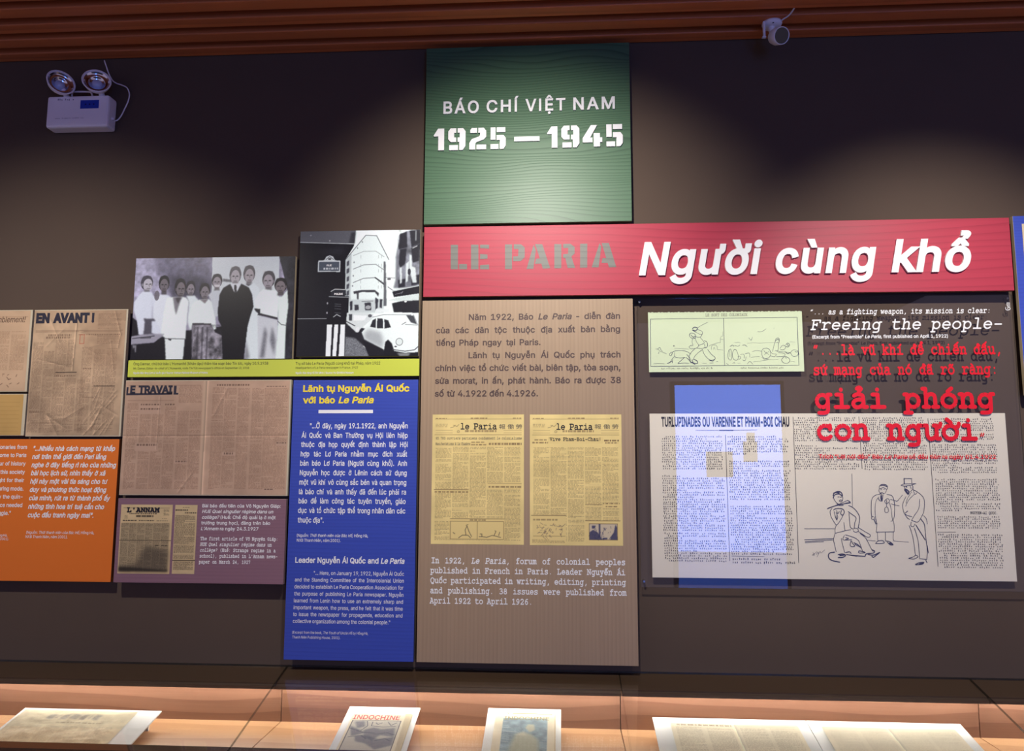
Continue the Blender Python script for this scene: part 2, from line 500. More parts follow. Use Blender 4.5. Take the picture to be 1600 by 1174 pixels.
NH = cv((150, 290), (220, 390), (320, 430), (420, 395), (450, 290))
SL = {  # slab-serif typewriter letters, 600 wide
    'a': [cv((125, 380), (210, 425), (320, 425), (410, 385), (430, 290)), [(430, 290), (430, 20), (545, 20)], cv((430, 235), (300, 260), (150, 225), (90, 125), (140, 30), (260, 10), (370, 60), (430, 130))],
    'b': [[(50, 600), (140, 600), (140, 20), (50, 20)], el(325, 215, 190, 200)],
    'c': [el(315, 215, 220, 203, 40, 320), [(475, 425), (475, 305)]],
    'd': [[(355, 600), (460, 600), (460, 20), (555, 20)], el(275, 215, 190, 200)],
    'e': [[(95, 225), (512, 225)], el(303, 215, 210, 203, 0, 318)],
    'f': [cv((510, 580), (430, 605), (320, 600), (255, 545), (250, 440)), [(250, 440), (250, 20)], [(110, 20), (440, 20)], [(110, 420), (460, 420)]],
    'g': [el(270, 215, 185, 200), [(555, 420), (450, 420), (450, -60)], cv((450, -60), (420, -135), (320, -165), (150, -165))],
    'h': [[(50, 600), (150, 600), (150, 20)], [(60, 20), (240, 20)], NH, [(450, 290), (450, 20)], [(370, 20), (540, 20)]],
    'i': [[(140, 420), (310, 420), (310, 20)], [(100, 20), (520, 20)], [(300, 570), (301, 585)]],
    'k': [[(60, 600), (150, 600), (150, 20)], [(60, 20), (230, 20)], [(150, 180), (430, 420)], [(340, 420), (510, 420)], [(260, 275), (450, 20)], [(370, 20), (540, 20)]],
    'l': [[(140, 600), (310, 600), (310, 20)], [(100, 20), (520, 20)]],
    'm': [[(20, 420), (105, 420), (105, 20)], [(20, 20), (180, 20)], cv((105, 310), (165, 415), (245, 420), (295, 380), (300, 290)), [(300, 290), (300, 20), (360, 20)], cv((300, 310), (360, 415), (440, 420), (490, 380), (497, 290)), [(497, 290), (497, 20), (580, 20)]],
    'n': [[(55, 420), (150, 420), (150, 20)], [(60, 20), (240, 20)], NH, [(450, 290), (450, 20)], [(370, 20), (540, 20)]],
    'o': [el(300, 215, 220, 203)],
    'p': [[(45, 420), (140, 420), (140, -165)], [(45, -165), (265, -165)], el(325, 215, 190, 200)],
    'q': [[(555, 420), (460, 420), (460, -165)], [(335, -165), (555, -165)], el(275, 215, 190, 200)],
    'r': [[(80, 420), (205, 420), (205, 20)], [(80, 20), (390, 20)], cv((205, 270), (290, 380), (390, 425), (470, 420), (530, 370))],
    's': [cv((470, 340), (420, 400), (300, 422), (165, 395), (130, 325), (200, 255), (320, 225), (450, 180), (490, 110), (425, 32), (300, 8), (160, 28), (112, 95)), [(475, 425), (475, 330)], [(110, 5), (110, 100)]],
    't': [[(195, 560), (195, 130)], cv((195, 130), (230, 45), (320, 12), (430, 22), (520, 55)), [(85, 420), (470, 420)]],
    'u': [[(45, 420), (140, 420), (140, 150)], cv((140, 150), (180, 45), (265, 10), (370, 50), (450, 150)), [(365, 420), (450, 420), (450, 20), (555, 20)]],
    'v': [[(50, 420), (230, 420)], [(370, 420), (550, 420)], [(130, 420), (300, 20), (470, 420)]],
    'w': [[(20, 420), (190, 420)], [(410, 420), (580, 420)], [(90, 420), (180, 20), (300, 330), (420, 20), (510, 420)]],
    'x': [[(130, 420), (480, 20)], [(470, 420), (120, 20)], [(60, 420), (220, 420)], [(380, 420), (540, 420)], [(50, 20), (230, 20)], [(380, 20), (550, 20)]],
    'y': [[(50, 420), (230, 420)], [(380, 420), (555, 420)], [(130, 420), (310, 40)], [(480, 420), (240, -165)], [(80, -165), (330, -165)]],
    'z': [[(130, 330), (130, 420), (470, 420), (110, 20), (490, 20), (490, 120)]],
    'A': [[(150, 560), (310, 560), (510, 20)], [(290, 560), (90, 20)], [(160, 200), (445, 200)], [(20, 20), (200, 20)], [(400, 20), (580, 20)]],
    'B': [[(50, 560), (340, 560)], cv((340, 560), (450, 540), (480, 430), (440, 330), (340, 300)), [(340, 300), (140, 300)], cv((340, 300), (480, 280), (530, 160), (480, 40), (360, 20)), [(360, 20), (50, 20)], [(140, 560), (140, 20)]],
    'C': [el(320, 290, 235, 275, 40, 320), [(500, 560), (500, 420)]],
    'D': [[(50, 560), (290, 560)], cv((290, 560), (450, 520), (520, 290), (450, 60), (290, 20)), [(290, 20), (50, 20)], [(130, 560), (130, 20)]],
    'E': [[(50, 560), (500, 560), (500, 430)], [(140, 560), (140, 20)], [(50, 20), (520, 20), (520, 160)], [(140, 300), (340, 300)], [(340, 370), (340, 230)]],
    'F': [[(50, 560), (520, 560), (520, 430)], [(140, 560), (140, 20)], [(50, 20), (290, 20)], [(140, 300), (350, 300)], [(350, 370), (350, 230)]],
    'G': [el(310, 290, 225, 275, 45, 330), [(490, 560), (490, 430)], [(350, 250), (540, 250)], [(500, 250), (500, 60)]],
    'H': [[(40, 560), (220, 560)], [(380, 560), (560, 560)], [(40, 20), (220, 20)], [(380, 20), (560, 20)], [(125, 560), (125, 20)], [(475, 560), (475, 20)], [(125, 300), (475, 300)]],
    'I': [[(110, 560), (490, 560)], [(110, 20), (490, 20)], [(300, 560), (300, 20)]],
    'J': [[(200, 560), (520, 560)], [(420, 560), (420, 150)], cv((420, 150), (360, 30), (230, 10), (110, 60), (90, 180))],
    'L': [[(60, 560), (310, 560)], [(180, 560), (180, 20)], [(60, 20), (520, 20), (520, 180)]],
    'M': [[(20, 560), (130, 560), (300, 220), (470, 560), (580, 560)], [(110, 560), (110, 20)], [(490, 560), (490, 20)], [(20, 20), (210, 20)], [(390, 20), (580, 20)]],
    'N': [[(30, 560), (130, 560), (470, 20), (470, 560)], [(370, 560), (560, 560)], [(120, 560), (120, 20)], [(30, 20), (220, 20)]],
    'O': [el(300, 290, 240, 275)],
    'P': [[(50, 560), (350, 560)], cv((350, 560), (480, 530), (520, 410), (470, 280), (340, 250)), [(340, 250), (140, 250)], [(140, 560), (140, 20)], [(50, 20), (300, 20)]],
    'Q': [el(300, 290, 240, 275), cv((190, -60), (260, -30), (360, -80), (470, -50))],
    'R': [[(40, 560), (330, 560)], cv((330, 560), (460, 530), (480, 420), (440, 320), (330, 290)), [(330, 290), (130, 290)], [(130, 560), (130, 20)], [(40, 20), (230, 20)], cv((330, 290), (400, 200), (470, 20)), [(470, 20), (570, 20)]],
    'S': [cv((480, 430), (440, 530), (300, 565), (150, 520), (120, 420), (200, 330), (330, 290), (460, 240), (500, 140), (440, 35), (300, 5), (140, 50), (105, 150)), [(485, 560), (485, 420)], [(105, 10), (105, 150)]],
    'T': [[(60, 420), (60, 560), (540, 560), (540, 420)], [(300, 560), (300, 20)], [(170, 20), (430, 20)]],
    'U': [[(40, 560), (210, 560)], [(390, 560), (560, 560)], [(120, 560), (120, 190)], cv((120, 190), (170, 50), (300, 5), (430, 50), (480, 190)), [(480, 190), (480, 560)]],
    'V': [[(20, 560), (200, 560)], [(400, 560), (580, 560)], [(100, 560), (300, 20), (500, 560)]],
    'Y': [[(40, 560), (210, 560)], [(390, 560), (560, 560)], [(120, 560), (300, 270), (480, 560)], [(300, 270), (300, 20)], [(190, 20), (410, 20)]],
    'X': [[(110, 560), (490, 20)], [(490, 560), (110, 20)], [(40, 560), (200, 560)], [(400, 560), (560, 560)], [(40, 20), (200, 20)], [(400, 20), (560, 20)]],
    '0': [el(300, 290, 195, 275)],
    '1': [[(130, 490), (300, 560), (300, 20)], [(120, 20), (490, 20)]],
    '2': [cv((110, 420), (160, 530), (290, 565), (430, 520), (460, 410), (390, 290), (230, 150), (110, 20)), [(110, 20), (490, 20), (490, 90)]],
    '3': [cv((130, 510), (270, 565), (410, 520), (440, 420), (380, 325), (270, 305)), cv((270, 305), (430, 290), (490, 170), (430, 50), (280, 8), (110, 55))],
    '4': [[(370, 20), (370, 560), (90, 180), (480, 180)], [(270, 20), (470, 20)]],
    '5': [[(450, 560), (160, 560), (140, 300)], cv((140, 300), (270, 350), (420, 310), (480, 180), (420, 50), (270, 8), (110, 60))],
    '6': [cv((480, 550), (320, 540), (190, 420), (150, 220), (200, 60), (320, 8), (440, 60), (480, 180), (430, 300), (310, 340), (190, 280), (150, 200))],
    '7': [[(120, 480), (120, 560), (480, 560), (260, 20)]],
    '8': [el(300, 430, 150, 130), el(300, 150, 185, 140)],
    '9': [cv((120, 20), (280, 40), (410, 150), (450, 350), (400, 510), (280, 565), (160, 510), (120, 400), (170, 280), (290, 235), (410, 290), (450, 370))],
    '.': [[(300, 40), (301, 55)]], ',': [[(330, 60), (250, -110)]], ':': [[(300, 50), (301, 60)], [(300, 360), (301, 370)]],
    '-': [[(120, 250), (480, 250)]], '!': [[(300, 560), (300, 180)], [(300, 30), (301, 40)]], "'": [[(300, 560), (290, 400)]],
    '"': [[(230, 560), (210, 420)], [(390, 560), (370, 420)]], '(': [cv((420, 600), (300, 430), (280, 240), (320, 60), (420, -90))], ')': [cv((180, 600), (300, 430), (320, 240), (280, 60), (180, -90))],
    '?': [cv((130, 440), (180, 540), (300, 565), (430, 520), (450, 410), (380, 300), (290, 250), (285, 170)), [(285, 40), (286, 50)]],
    '\u2019': [[(330, 570), (270, 420)]],
}
SL['\u201c'] = [[(250, 570), (170, 430)], [(420, 570), (340, 430)]]
SL['\u201d'] = SL['\u201c']
MK = {  # marks above x-height, centred on 300; lifted for capitals
    '\u0301': [[(270, 505), (400, 610)]], '\u0300': [[(330, 505), (200, 610)]], '\u0302': [[(170, 500), (300, 600), (430, 500)]],
    '\u0306': [cv((170, 590), (230, 515), (370, 515), (430, 590))], '\u0303': [cv((150, 510), (220, 580), (300, 550), (380, 510), (450, 580))],
    '\u0309': [cv((230, 610), (310, 650), (370, 600), (320, 550), (290, 505))], '\u0323': [[(300, -110), (301, -100)]],
    '\u031b': [cv((470, 370), (560, 390), (590, 480))],
}


def slab_letter(ch, width, contrast):
    key = ('letter', ch, width, contrast)
    if key in _cache: return _cache[key]
    loops = []
    hx, hy = width / 2, width / 2 * contrast

    def stroke(pts, oy=0, ox=0):
        q = [(x + ox, y + oy) for x, y in pts]
        for i in range(len(q) - 1):
            (x0, y0), (x1, y1) = q[i], q[i + 1]
            l = math.hypot(x1 - x0, y1 - y0) or 1
            nx, ny = -(y1 - y0) / l * hx, (x1 - x0) / l * hy
            r = [(x0 - nx, y0 - ny), (x1 - nx, y1 - ny), (x1 + nx, y1 + ny), (x0 + nx, y0 + ny)]
            if sum(r[k - 1][0] * r[k][1] - r[k][0] * r[k - 1][1] for k in range(4)) < 0: r.reverse()
            loops.append(r)
        dense = len(q) > 5
        for i, (x, y) in enumerate(q):
            if dense and 0 < i < len(q) - 1 and i % 2: continue
            loops.append([(x + hx * math.cos(k * math.pi / 4 + .2), y + hy * math.sin(k * math.pi / 4 + .2)) for k in range(8)])

    base, marks = ch, ''
    if ch in 'đĐ':
        base = 'd' if ch == 'đ' else 'D'
        stroke([(330, 520), (560, 520)] if ch == 'đ' else [(40, 300), (280, 300)])
    else:
        dec = unicodedata.normalize('NFD', ch)
        base, marks = dec[0], dec[1:]
    for st in SL.get(base, []):
        if base == 'i' and any(m in '\u0301\u0300\u0303\u0309\u0302' for m in marks) and st[0][1] > 500: continue
        stroke(st)
    lift = 150 if base.isupper() else 0
    circ = '\u0302' in marks
    for m in marks:
        dx, dy = 0, lift
        if m in '\u0323\u031b': dy = 0
        elif circ and m != '\u0302': dx, dy = 90, lift + 110
        for st in MK.get(m, []): stroke(st, dy, dx)
    _cache[key] = union(loops, 1e-3)
    return _cache[key]


def slab_word(word, width, shear, contrast=1.0):
    key = ('slab', word, width, shear, contrast)
    if key in _cache: return _cache[key]
    vs, fs = [], []
    for i, ch in enumerate(word):
        v, f = slab_letter(ch, width, contrast); b = len(vs)
        vs += [((x + 600 * i + shear * y) / 1000, y / 1000) for x, y in v]; fs += [tuple(k + b for k in q) for q in f]
    _cache[key] = (vs, fs, max(len(word) * 0.6 - 0.08, 0.3))
    return _cache[key]


SLAB_CAP = 0.59


def text_block(name, parent, pl, lines, m, cap, style='sans', bold=0.012, italic=False, h=0.0005, slab_w=95, sx=None, align='fit', label=None, contrast=1.0, split=False):
    """lines: (text, left px, right px, baseline px left[, baseline px right]). Words starting with _ are italic. Words are spread to the line's width."""
    g = G(); pieces = []
    capf = SANS_CAP if style == 'sans' else SLAB_CAP
    rows = []
    keys = []
    for ln in lines:
        t, xl, xr, yl = ln[:4]; yr = ln[4] if len(ln) > 4 else yl
        words = []
        for w in t.split(' '):
            it = italic
            if w.startswith('_'): w = w[1:]; it = True
            words.append((w, it))
        u0, v0 = pl.at(xl, yl); u1, v1 = pl.at(xr, yr)
        _, va = pl.at((xl + xr) / 2, (yl + yr) / 2 - cap)
        vb = (v0 + v1) / 2
        rows.append([words, u0, u1, vb, (va - vb) / capf])
        keys += [(w, bold, 0.22 if it else 0.0) for w, it in words]
    if style == 'sans':
        sans_words(keys)
    size = float(np.median([r[4] for r in rows]))
    get = (lambda w, it: _cache[(w, bold, 0.22 if it else 0.0)]) if style == 'sans' else (lambda w, it: slab_word(w, slab_w, 0.2 if it else 0.0, contrast))
    spc = 0.24 if style == 'sans' else 0.62
    nat = [sum(get(w, it)[2] for w, it in r[0]) + spc * (len(r[0]) - 1) for r in rows]
    if sx is None:
        rat = sorted((r[2] - r[1]) / (n * size) for r, n in zip(rows, nat))
        sx = rat[0] if len(rows) > 1 else rat[0]
    for r, n in zip(rows, nat):
        words, u0, u1, vb, _ = r
        ws = [get(w, it) for w, it in words]
        tot = sum(w[2] for w in ws) * size * sx
        gap = (u1 - u0 - tot) / max(1, len(ws) - 1)
        k = sx
        if len(ws) == 1:
            k = (u1 - u0) / (ws[0][2] * size) if align == 'fit' else sx
        if align == 'right':
            gap = spc * size * sx
            u0 = u1 - tot - gap * (len(ws) - 1)
        x = u0
        for vs, fs, wd in ws:
            if split: g = G(); pieces.append(g)
            g.add([pl.p(x + a * size * k, vb + b * size, h) for a, b in vs], fs)
            x += wd * size * k + gap
    if split:
        return [part(name, q, m, parent, label) for q in pieces]
    return part(name, g, m, parent, label)


def ribbon(g, pl, pts, w, h=0.0006, smooth=True):
    """an inked line of width w metres through plane points"""
    q = catmull(pts, 5) if smooth and len(pts) > 2 else [np.array(p, float) for p in pts]
    for i in range(len(q) - 1):
        d = q[i + 1] - q[i]; l = np.hypot(*d)
        if l < 1e-7: continue
        n = np.array([-d[1], d[0]]) / l * w / 2; e = d / l * w * 0.25
        a, b = q[i] - e, q[i + 1] + e
        k = h + 1.2e-5 * (len(g.f) % 40)
        g.add([pl.p(*(a - n), k), pl.p(*(b - n), k), pl.p(*(b + n), k), pl.p(*(a + n), k)], [(0, 1, 2, 3)])


def zoomer(ox, oy, sc, pl):
    return lambda x, y: pl.at(ox + x / sc, oy + y / sc)


# ------------------------------------------------------------------ prints: tone layers drawn on a fine grid
class Print:
    def __init__(s, w, h, base):
        s.w, s.h = w, h
        s.a = np.ones((h, w, 3)) * np.array(base, float)
        s.X, s.Y = np.meshgrid(np.arange(w) + 0.5, np.arange(h) + 0.5)

    def quad(s, tl, tr, br, bl):
        s.q = [np.array(p, float) for p in (tl, tr, br, bl)]

    def m(s, pts):
        """reference points inside the quad -> grid cells"""
        tl, tr, br, bl = s.q
        out = []
        for x, y in pts:
            v = (y - (tl[1] + tr[1]) / 2) / ((bl[1] + br[1]) / 2 - (tl[1] + tr[1]) / 2)
            xl = tl[0] + (bl[0] - tl[0]) * v; xr = tr[0] + (br[0] - tr[0]) * v
            out.append(((x - xl) / (xr - xl) * s.w, v * s.h))
        return out

    def put(s, mask, col):
        col = np.array(col if hasattr(col, '__len__') else (col,) * 3, float)
        s.a += (col - s.a) * mask[..., None]

    def poly(s, pts, col, a=1.0, soft=0.6, tex=0, smooth=False):
        P = s.m(pts)
        if smooth:
            P = catmull(list(P) + [P[0]], 4)
        ins = np.zeros((s.h, s.w), bool)
        n = len(P)
        for i in range(n):
            x0, y0 = P[i]; x1, y1 = P[(i + 1) % n]
            if abs(y1 - y0) < 1e-9: continue
            c = (y0 <= s.Y) != (y1 <= s.Y)
            ins ^= c & (s.X < (x1 - x0) * (s.Y - y0) / (y1 - y0) + x0)
        k = ins.astype(float) * a
        if soft: k = blur(k, soft)
        if tex: k = k * (1 - tex + tex * RNG.random((s.h, s.w)))
        s.put(k, col)

    def oval(s, cx, cy, rx, ry, col, a=1.0, soft=0.6):
        (x, y), = s.m([(cx, cy)]); (x2, y2), = s.m([(cx + rx, cy + ry)])
        d = np.sqrt(((s.X - x) / max(abs(x2 - x), .3)) ** 2 + ((s.Y - y) / max(abs(y2 - y), .3)) ** 2)
        k = np.clip((1 - d) * max(abs(x2 - x), abs(y2 - y)) / max(soft, .3) + .5, 0, 1) * a
        s.put(k, col)

    def line(s, pts, wd, col, a=1.0):
        P = s.m(pts)
        k = np.zeros((s.h, s.w))
        for i in range(len(P) - 1):
            (x0, y0), (x1, y1) = P[i], P[i + 1]
            l2 = (x1 - x0) ** 2 + (y1 - y0) ** 2 + 1e-9
            t = np.clip(((s.X - x0) * (x1 - x0) + (s.Y - y0) * (y1 - y0)) / l2, 0, 1)
            d = np.hypot(s.X - x0 - t * (x1 - x0), s.Y - y0 - t * (y1 - y0))
            k = np.maximum(k, np.clip(wd / 2 - d + .5, 0, 1))
        s.put(k * a, col)

    def mottle(s, amt, cells, mask=None):
        n = cloud(s.w, s.h, cells) - .5
        if mask is not None: n = n * mask
        s.a *= (1 + amt * 2 * n)[..., None]

    def lines(s, x0, x1, y0, y1, pitch, ink, a=0.6, ind=True, fill=0.55, gapw=(3, 9)):
        """a column of set type between fractions of the sheet, as rows of word-length ink"""
        X0, X1, Y0, Y1 = int(x0 * s.w), int(x1 * s.w), y0 * s.h, y1 * s.h
        y = Y0
        if X1 - X0 < 4: return
        while y + pitch * .5 < Y1:
            row = np.zeros(X1 - X0)
            x = RNG.integers(0, 4) if RNG.random() < .1 else 0
            end = X1 - X0 if RNG.random() > .14 else int((X1 - X0) * RNG.uniform(.3, .9))
            while x < end:
                l = int(RNG.integers(*gapw)); row[x:min(x + l, end)] = RNG.uniform(.7, 1); x += l + 1 + int(RNG.random() < .3)
            if RNG.random() < .05: row *= 0.15
            row *= RNG.uniform(.45, 1.1, row.shape)
            r0 = y; r1 = y + pitch * fill
            for r in range(int(r0), int(math.ceil(r1))):
                if 0 <= r < s.h:
                    cov = max(0, min(r + 1, r1) - max(r, r0))
                    k = np.clip(row * a * cov, 0, 1)[:, None]
                    s.a[r, X0:X1] += (np.array(ink) - s.a[r, X0:X1]) * k
            y += pitch

    def head(s, x0, x1, y0, y1, ink, a=0.85, wl=(4, 12)):
        X0, X1 = int(x0 * s.w), int(x1 * s.w); Y0, Y1 = int(y0 * s.h), max(int(y0 * s.h) + 1, int(y1 * s.h))
        x = X0
        while x < X1:
            l = int(RNG.integers(*wl))
            xe = min(x + l, X1)
            k = RNG.uniform(.5, 1, (1, xe - x, 1)) * a
            s.a[Y0:Y1, x:xe] += (np.array(ink) - s.a[Y0:Y1, x:xe]) * k
            x += l + 2

    def rule(s, x0, y0, x1, y1, ink, a=.7, wd=1.0):
        q = s.q; s.q = [np.array(p, float) for p in ((0, 0), (1, 0), (1, 1), (0, 1))]
        s.line([(x0, y0), (x1, y1)], wd, ink, a); s.q = q

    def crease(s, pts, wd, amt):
        """fold in the sheet: its shading put into the colour, one side pale, the other dark, in fractions"""
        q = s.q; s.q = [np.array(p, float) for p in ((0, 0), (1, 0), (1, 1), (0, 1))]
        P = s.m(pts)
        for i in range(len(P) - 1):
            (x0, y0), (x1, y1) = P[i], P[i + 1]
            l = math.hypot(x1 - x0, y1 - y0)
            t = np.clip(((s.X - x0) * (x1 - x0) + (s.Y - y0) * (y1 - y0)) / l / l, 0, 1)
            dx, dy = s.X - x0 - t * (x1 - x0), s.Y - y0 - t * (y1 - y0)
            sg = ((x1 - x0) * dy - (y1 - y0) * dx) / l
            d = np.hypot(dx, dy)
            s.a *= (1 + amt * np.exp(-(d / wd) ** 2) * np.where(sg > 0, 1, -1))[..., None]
        s.q = q


def blur(k, sig):
    r = max(1, int(sig * 2.5))
    x = np.arange(-r, r + 1); g = np.exp(-x * x / (2 * sig * sig)); g /= g.sum()
    k = np.pad(k, r, mode='edge')
    k = np.apply_along_axis(lambda m: np.convolve(m, g, mode='valid'), 1, k)
    return np.apply_along_axis(lambda m: np.convolve(m, g, mode='valid'), 0, k)


def cloud(w, h, cells, octaves=3):
    out = np.zeros((h, w)); amp = 1; tot = 0
    for o in range(octaves):
        cx = cells * 2 ** o; cy = max(2, int(cx * h / w))
        gr = RNG.random((cy + 2, cx + 2))
        X = np.linspace(0, cx, w, endpoint=False); Y = np.linspace(0, cy, h, endpoint=False)
        xi, yi = X.astype(int), Y.astype(int); fx, fy = X - xi, Y - yi
        fx = fx * fx * (3 - 2 * fx); fy = fy * fy * (3 - 2 * fy)
        a = gr[yi][:, xi] * (1 - fx) + gr[yi][:, xi + 1] * fx
        b = gr[yi + 1][:, xi] * (1 - fx) + gr[yi + 1][:, xi + 1] * fx
        out += amp * (a * (1 - fy[:, None]) + b * fy[:, None]); tot += amp; amp *= .5
    return out / tot


def print_part(name, parent, pl, u0, v0, u1, v1, pr, m, h=0.0004, disp=None, label=None):
    """the print as a fine coloured sheet: u0,v1 is its top-left on the plane"""
    w, hh = pr.w, pr.h
    base = LOC.get(parent, np.zeros(3))
    U = u0 + (u1 - u0) * np.linspace(0, 1, w); V = v1 + (v0 - v1) * np.linspace(0, 1, hh)
    UU, VV = np.meshgrid(U, V)
    H = np.full(UU.shape, h) + (disp if disp is not None else 0)
    P = pl.O + UU[..., None] * pl.eu + VV[..., None] * pl.ev + H[..., None] * pl.n - base
    P = P.reshape(-1, 3)
    idx = np.arange(w * hh).reshape(hh, w)
    F = np.stack([idx[1:, :-1], idx[1:, 1:], idx[:-1, 1:], idx[:-1, :-1]], -1).reshape(-1, 4)
    me = bpy.data.meshes.new(name)
    me.vertices.add(len(P)); me.vertices.foreach_set('co', P.astype(np.float32).ravel())
    me.loops.add(F.size); me.loops.foreach_set('vertex_index', F.astype(np.int32).ravel())
    me.polygons.add(len(F))
    me.polygons.foreach_set('loop_start', np.arange(0, F.size, 4, dtype=np.int32))
    me.polygons.foreach_set('use_smooth', np.ones(len(F), bool))
    me.update(); me.validate()
    at = me.attributes.new('ink', 'FLOAT_COLOR', 'POINT')
    c = np.clip(pr.a, 0, 255) / 255
    c = np.where(c <= 0.04045, c / 12.92, ((c + 0.055) / 1.055) ** 2.4)
    rgba = np.concatenate([c, np.ones(c.shape[:2] + (1,))], -1).reshape(-1)
    at.data.foreach_set('color', rgba.astype(np.float32))
    me.materials.append(m)
    o = bpy.data.objects.new(name, me); COL.objects.link(o)
    o.parent = parent; LOC[o] = base
    if label: o['label'] = label
    return o

# ================================================================== THE PLACE
# ------------------------------------------------------------------ setting
WALL = mat('wall_brown_fabric', (89, 75, 65), rough=0.85, spec=0.15, noise=((5, 5, 5), 0.05), bump=(420, 0.06))
struct('wall_back', G().box((-4.2, 0, 0), (4.2, 0.15, 3.7)), WALL)
struct('floor', G().box((-4.2, -7.6, -0.1), (4.2, 0.15, 0)), mat('floor_stone', (96, 88, 82), rough=0.4, noise=((2, 2, 2), 0.15)))
CEIL_DARK = mat('ceiling_void', (30, 20, 17), rough=0.9)
ceiling = struct('ceiling', G().box((-4.2, -7.6, 3.55), (4.2, 0.15, 3.65)), CEIL_DARK)
SLAT = grain('slat_wood', (214, 124, 72), (158, 82, 48), rough=0.5, freq=30, warp=0.02, fac=0.4, bump=0.1, fine=0.35)
for i in range(30):
    y = -0.004 - 0.1 * i
    part('slat', G().box((-4.2, y - 0.058, 3.27), (4.2, y, 3.42), 0.004), SLAT, ceiling)

# ------------------------------------------------------------------ boards on the wall
EDGE_PALE = mat('board_edge_pale', (196, 182, 150), rough=0.6)


def rect_of(corners, depth):
    pl = W(depth)
    c = [pl.at(*p) for p in corners]
    return (c[0][0] + c[3][0]) / 2, (c[1][0] + c[2][0]) / 2, (c[2][1] + c[3][1]) / 2, (c[0][1] + c[1][1]) / 2


def board(name, label, cat, corners, depth, m, edge=None, thick=0.018, group=None, bev=0.0012, x0=None, x1=None, pname='board'):
    X0, X1, Z0, Z1 = rect_of(corners, depth)
    if x0 is not None: X0 = x0
    if x1 is not None: X1 = x1
    t = thing(name, label, cat, ((X0 + X1) / 2, 0, Z0), group)
    b = part(pname, G().box((X0, -depth, Z0), (X1, -depth + thick, Z1), bev), m, t)
    if edge:
        b.data.materials.append(edge)
        for p in b.data.polygons:
            if p.normal.y > -0.9: p.material_index = 1
    zm = (Z0 + Z1) / 2; zz = (Z1 - Z0) * 0.18
    part('mounting_block', G().box((X0 + 0.05 * (X1 - X0), -depth + thick, zm - zz), (X1 - 0.05 * (X1 - X0), 0, zm + zz)), mat('block_dark', (25, 22, 22), rough=0.8), t)
    return t, W(depth), (X0, X1, Z0, Z1)


INK_WHITE = mat('ink_white', (246, 245, 242), rough=0.5)
ACRYLIC_WHITE = mat('acrylic_white', (236, 236, 234), rough=0.35, spec=0.4)
INK_BROWN = mat('ink_brown', (84, 66, 62), rough=0.5)
INK_YELLOW = mat('ink_yellow', (250, 224, 60), rough=0.5)
INK_BLACK = mat('ink_black', (30, 28, 38), rough=0.6)
INK_GREY = mat('ink_grey', (92, 86, 78), rough=0.6)

# ---- green title board
GREEN = grain('green_stained_board', (76, 112, 82), (40, 68, 50), rough=0.42, spec=0.35, freq=72, warp=0.36, stretch=0.3, zs=1.7, nscale=2.2, fac=0.55, sharp=4, bump=0.3, fine=0.25, loc=(0.3, 0, 0.1))
t, pl, R = board('title_board', 'green stained wooden square board with raised white period title, touching the ceiling', 'sign', [(665.4, 76.4), (983.5, 65.5), (987, 345.8), (663.2, 350.7)], 0.045, GREEN, mat('green_edge', (120, 128, 92), rough=0.6))
zg = zoomer(640, 50, 3.668, pl)


def islands_by_letter(vs, fs):
    """split a flat word into its letters: pieces that overlap in x belong together"""
    par = list(range(len(vs)))

    def fi(a):
        while par[a] != a:
            par[a] = par[par[a]]; a = par[a]
        return a
    kk = {}
    for i, v in enumerate(vs):
        k = (round(v[0], 4), round(v[1], 4))
        if k in kk: par[fi(i)] = fi(kk[k])
        else: kk[k] = i
    for f in fs:
        for q in f[1:]: par[fi(q)] = fi(f[0])
    isl = {}
    for f in fs: isl.setdefault(fi(f[0]), []).append(f)
    items = []
    for fl in isl.values():
        xs = [vs[i][0] for f in fl for i in f]
        items.append([min(xs), max(xs), list(fl)])
    items.sort(key=lambda a: a[0])
    out = []
    for it in items:
        if out:
            o = out[-1]; ov = min(o[1], it[1]) - max(o[0], it[0])
            if ov > 0.35 * min(o[1] - o[0], it[1] - it[0]):
                o[0] = min(o[0], it[0]); o[1] = max(o[1], it[1]); o[2] += it[2]; continue
        out.append(it)
    return [o[2] for o in out]


def weld(vs, fs):
    """weld doubles so that outlines are found when thickening"""
    kk = {}; nv = []; mp = []
    for v in vs:
        k = (round(v[0], 6), round(v[1], 6))
        if k not in kk: kk[k] = len(nv); nv.append(v)
        mp.append(kk[k])
    nf = [tuple(mp[i] for i in f) for f in fs]
    return nv, [f for f in nf if len(set(f)) == len(f)]


def raised_word(word, parent, pl, xl, yl, xr, yr, cap, m, thick, bold, shear=0.0, spread=0.0):
    """cut-out letters standing on a board, each its own piece; spread adds letter spacing (em)"""
    key = (word, bold, 0.0, 5)
    if word.isupper(): key = (word.replace('Í', 'ĺ').replace('I', 'l'), bold, 0.0, 5, 'plain')
    sans_words([key])
    vs, fs, wd = _cache[key]
    u0, v0 = pl.at(xl, yl); u1, v1 = pl.at(xr, yr); _, va = pl.at(xl, yl - cap)
    sy = (va - v0) / SANS_CAP
    L = islands_by_letter(vs, fs)
    total = wd + spread * (len(L) - 1) + shear * 0.5
    sxx = (u1 - u0) / total
    for i, fl in enumerate(L):
        used = sorted({q for f in fl for q in f}); mp = {a: b for b, a in enumerate(used)}
        pv = [(u0 + (vs[q][0] + spread * i + shear * vs[q][1]) * sxx, v0 + (v1 - v0) * vs[q][0] / wd + vs[q][1] * sy) for q in used]
        nv, nf = weld(pv, [tuple(mp[q] for q in f) for f in fl])
        part('letter', G().slab(pl, nv, nf, 0.0, thick), m, parent)


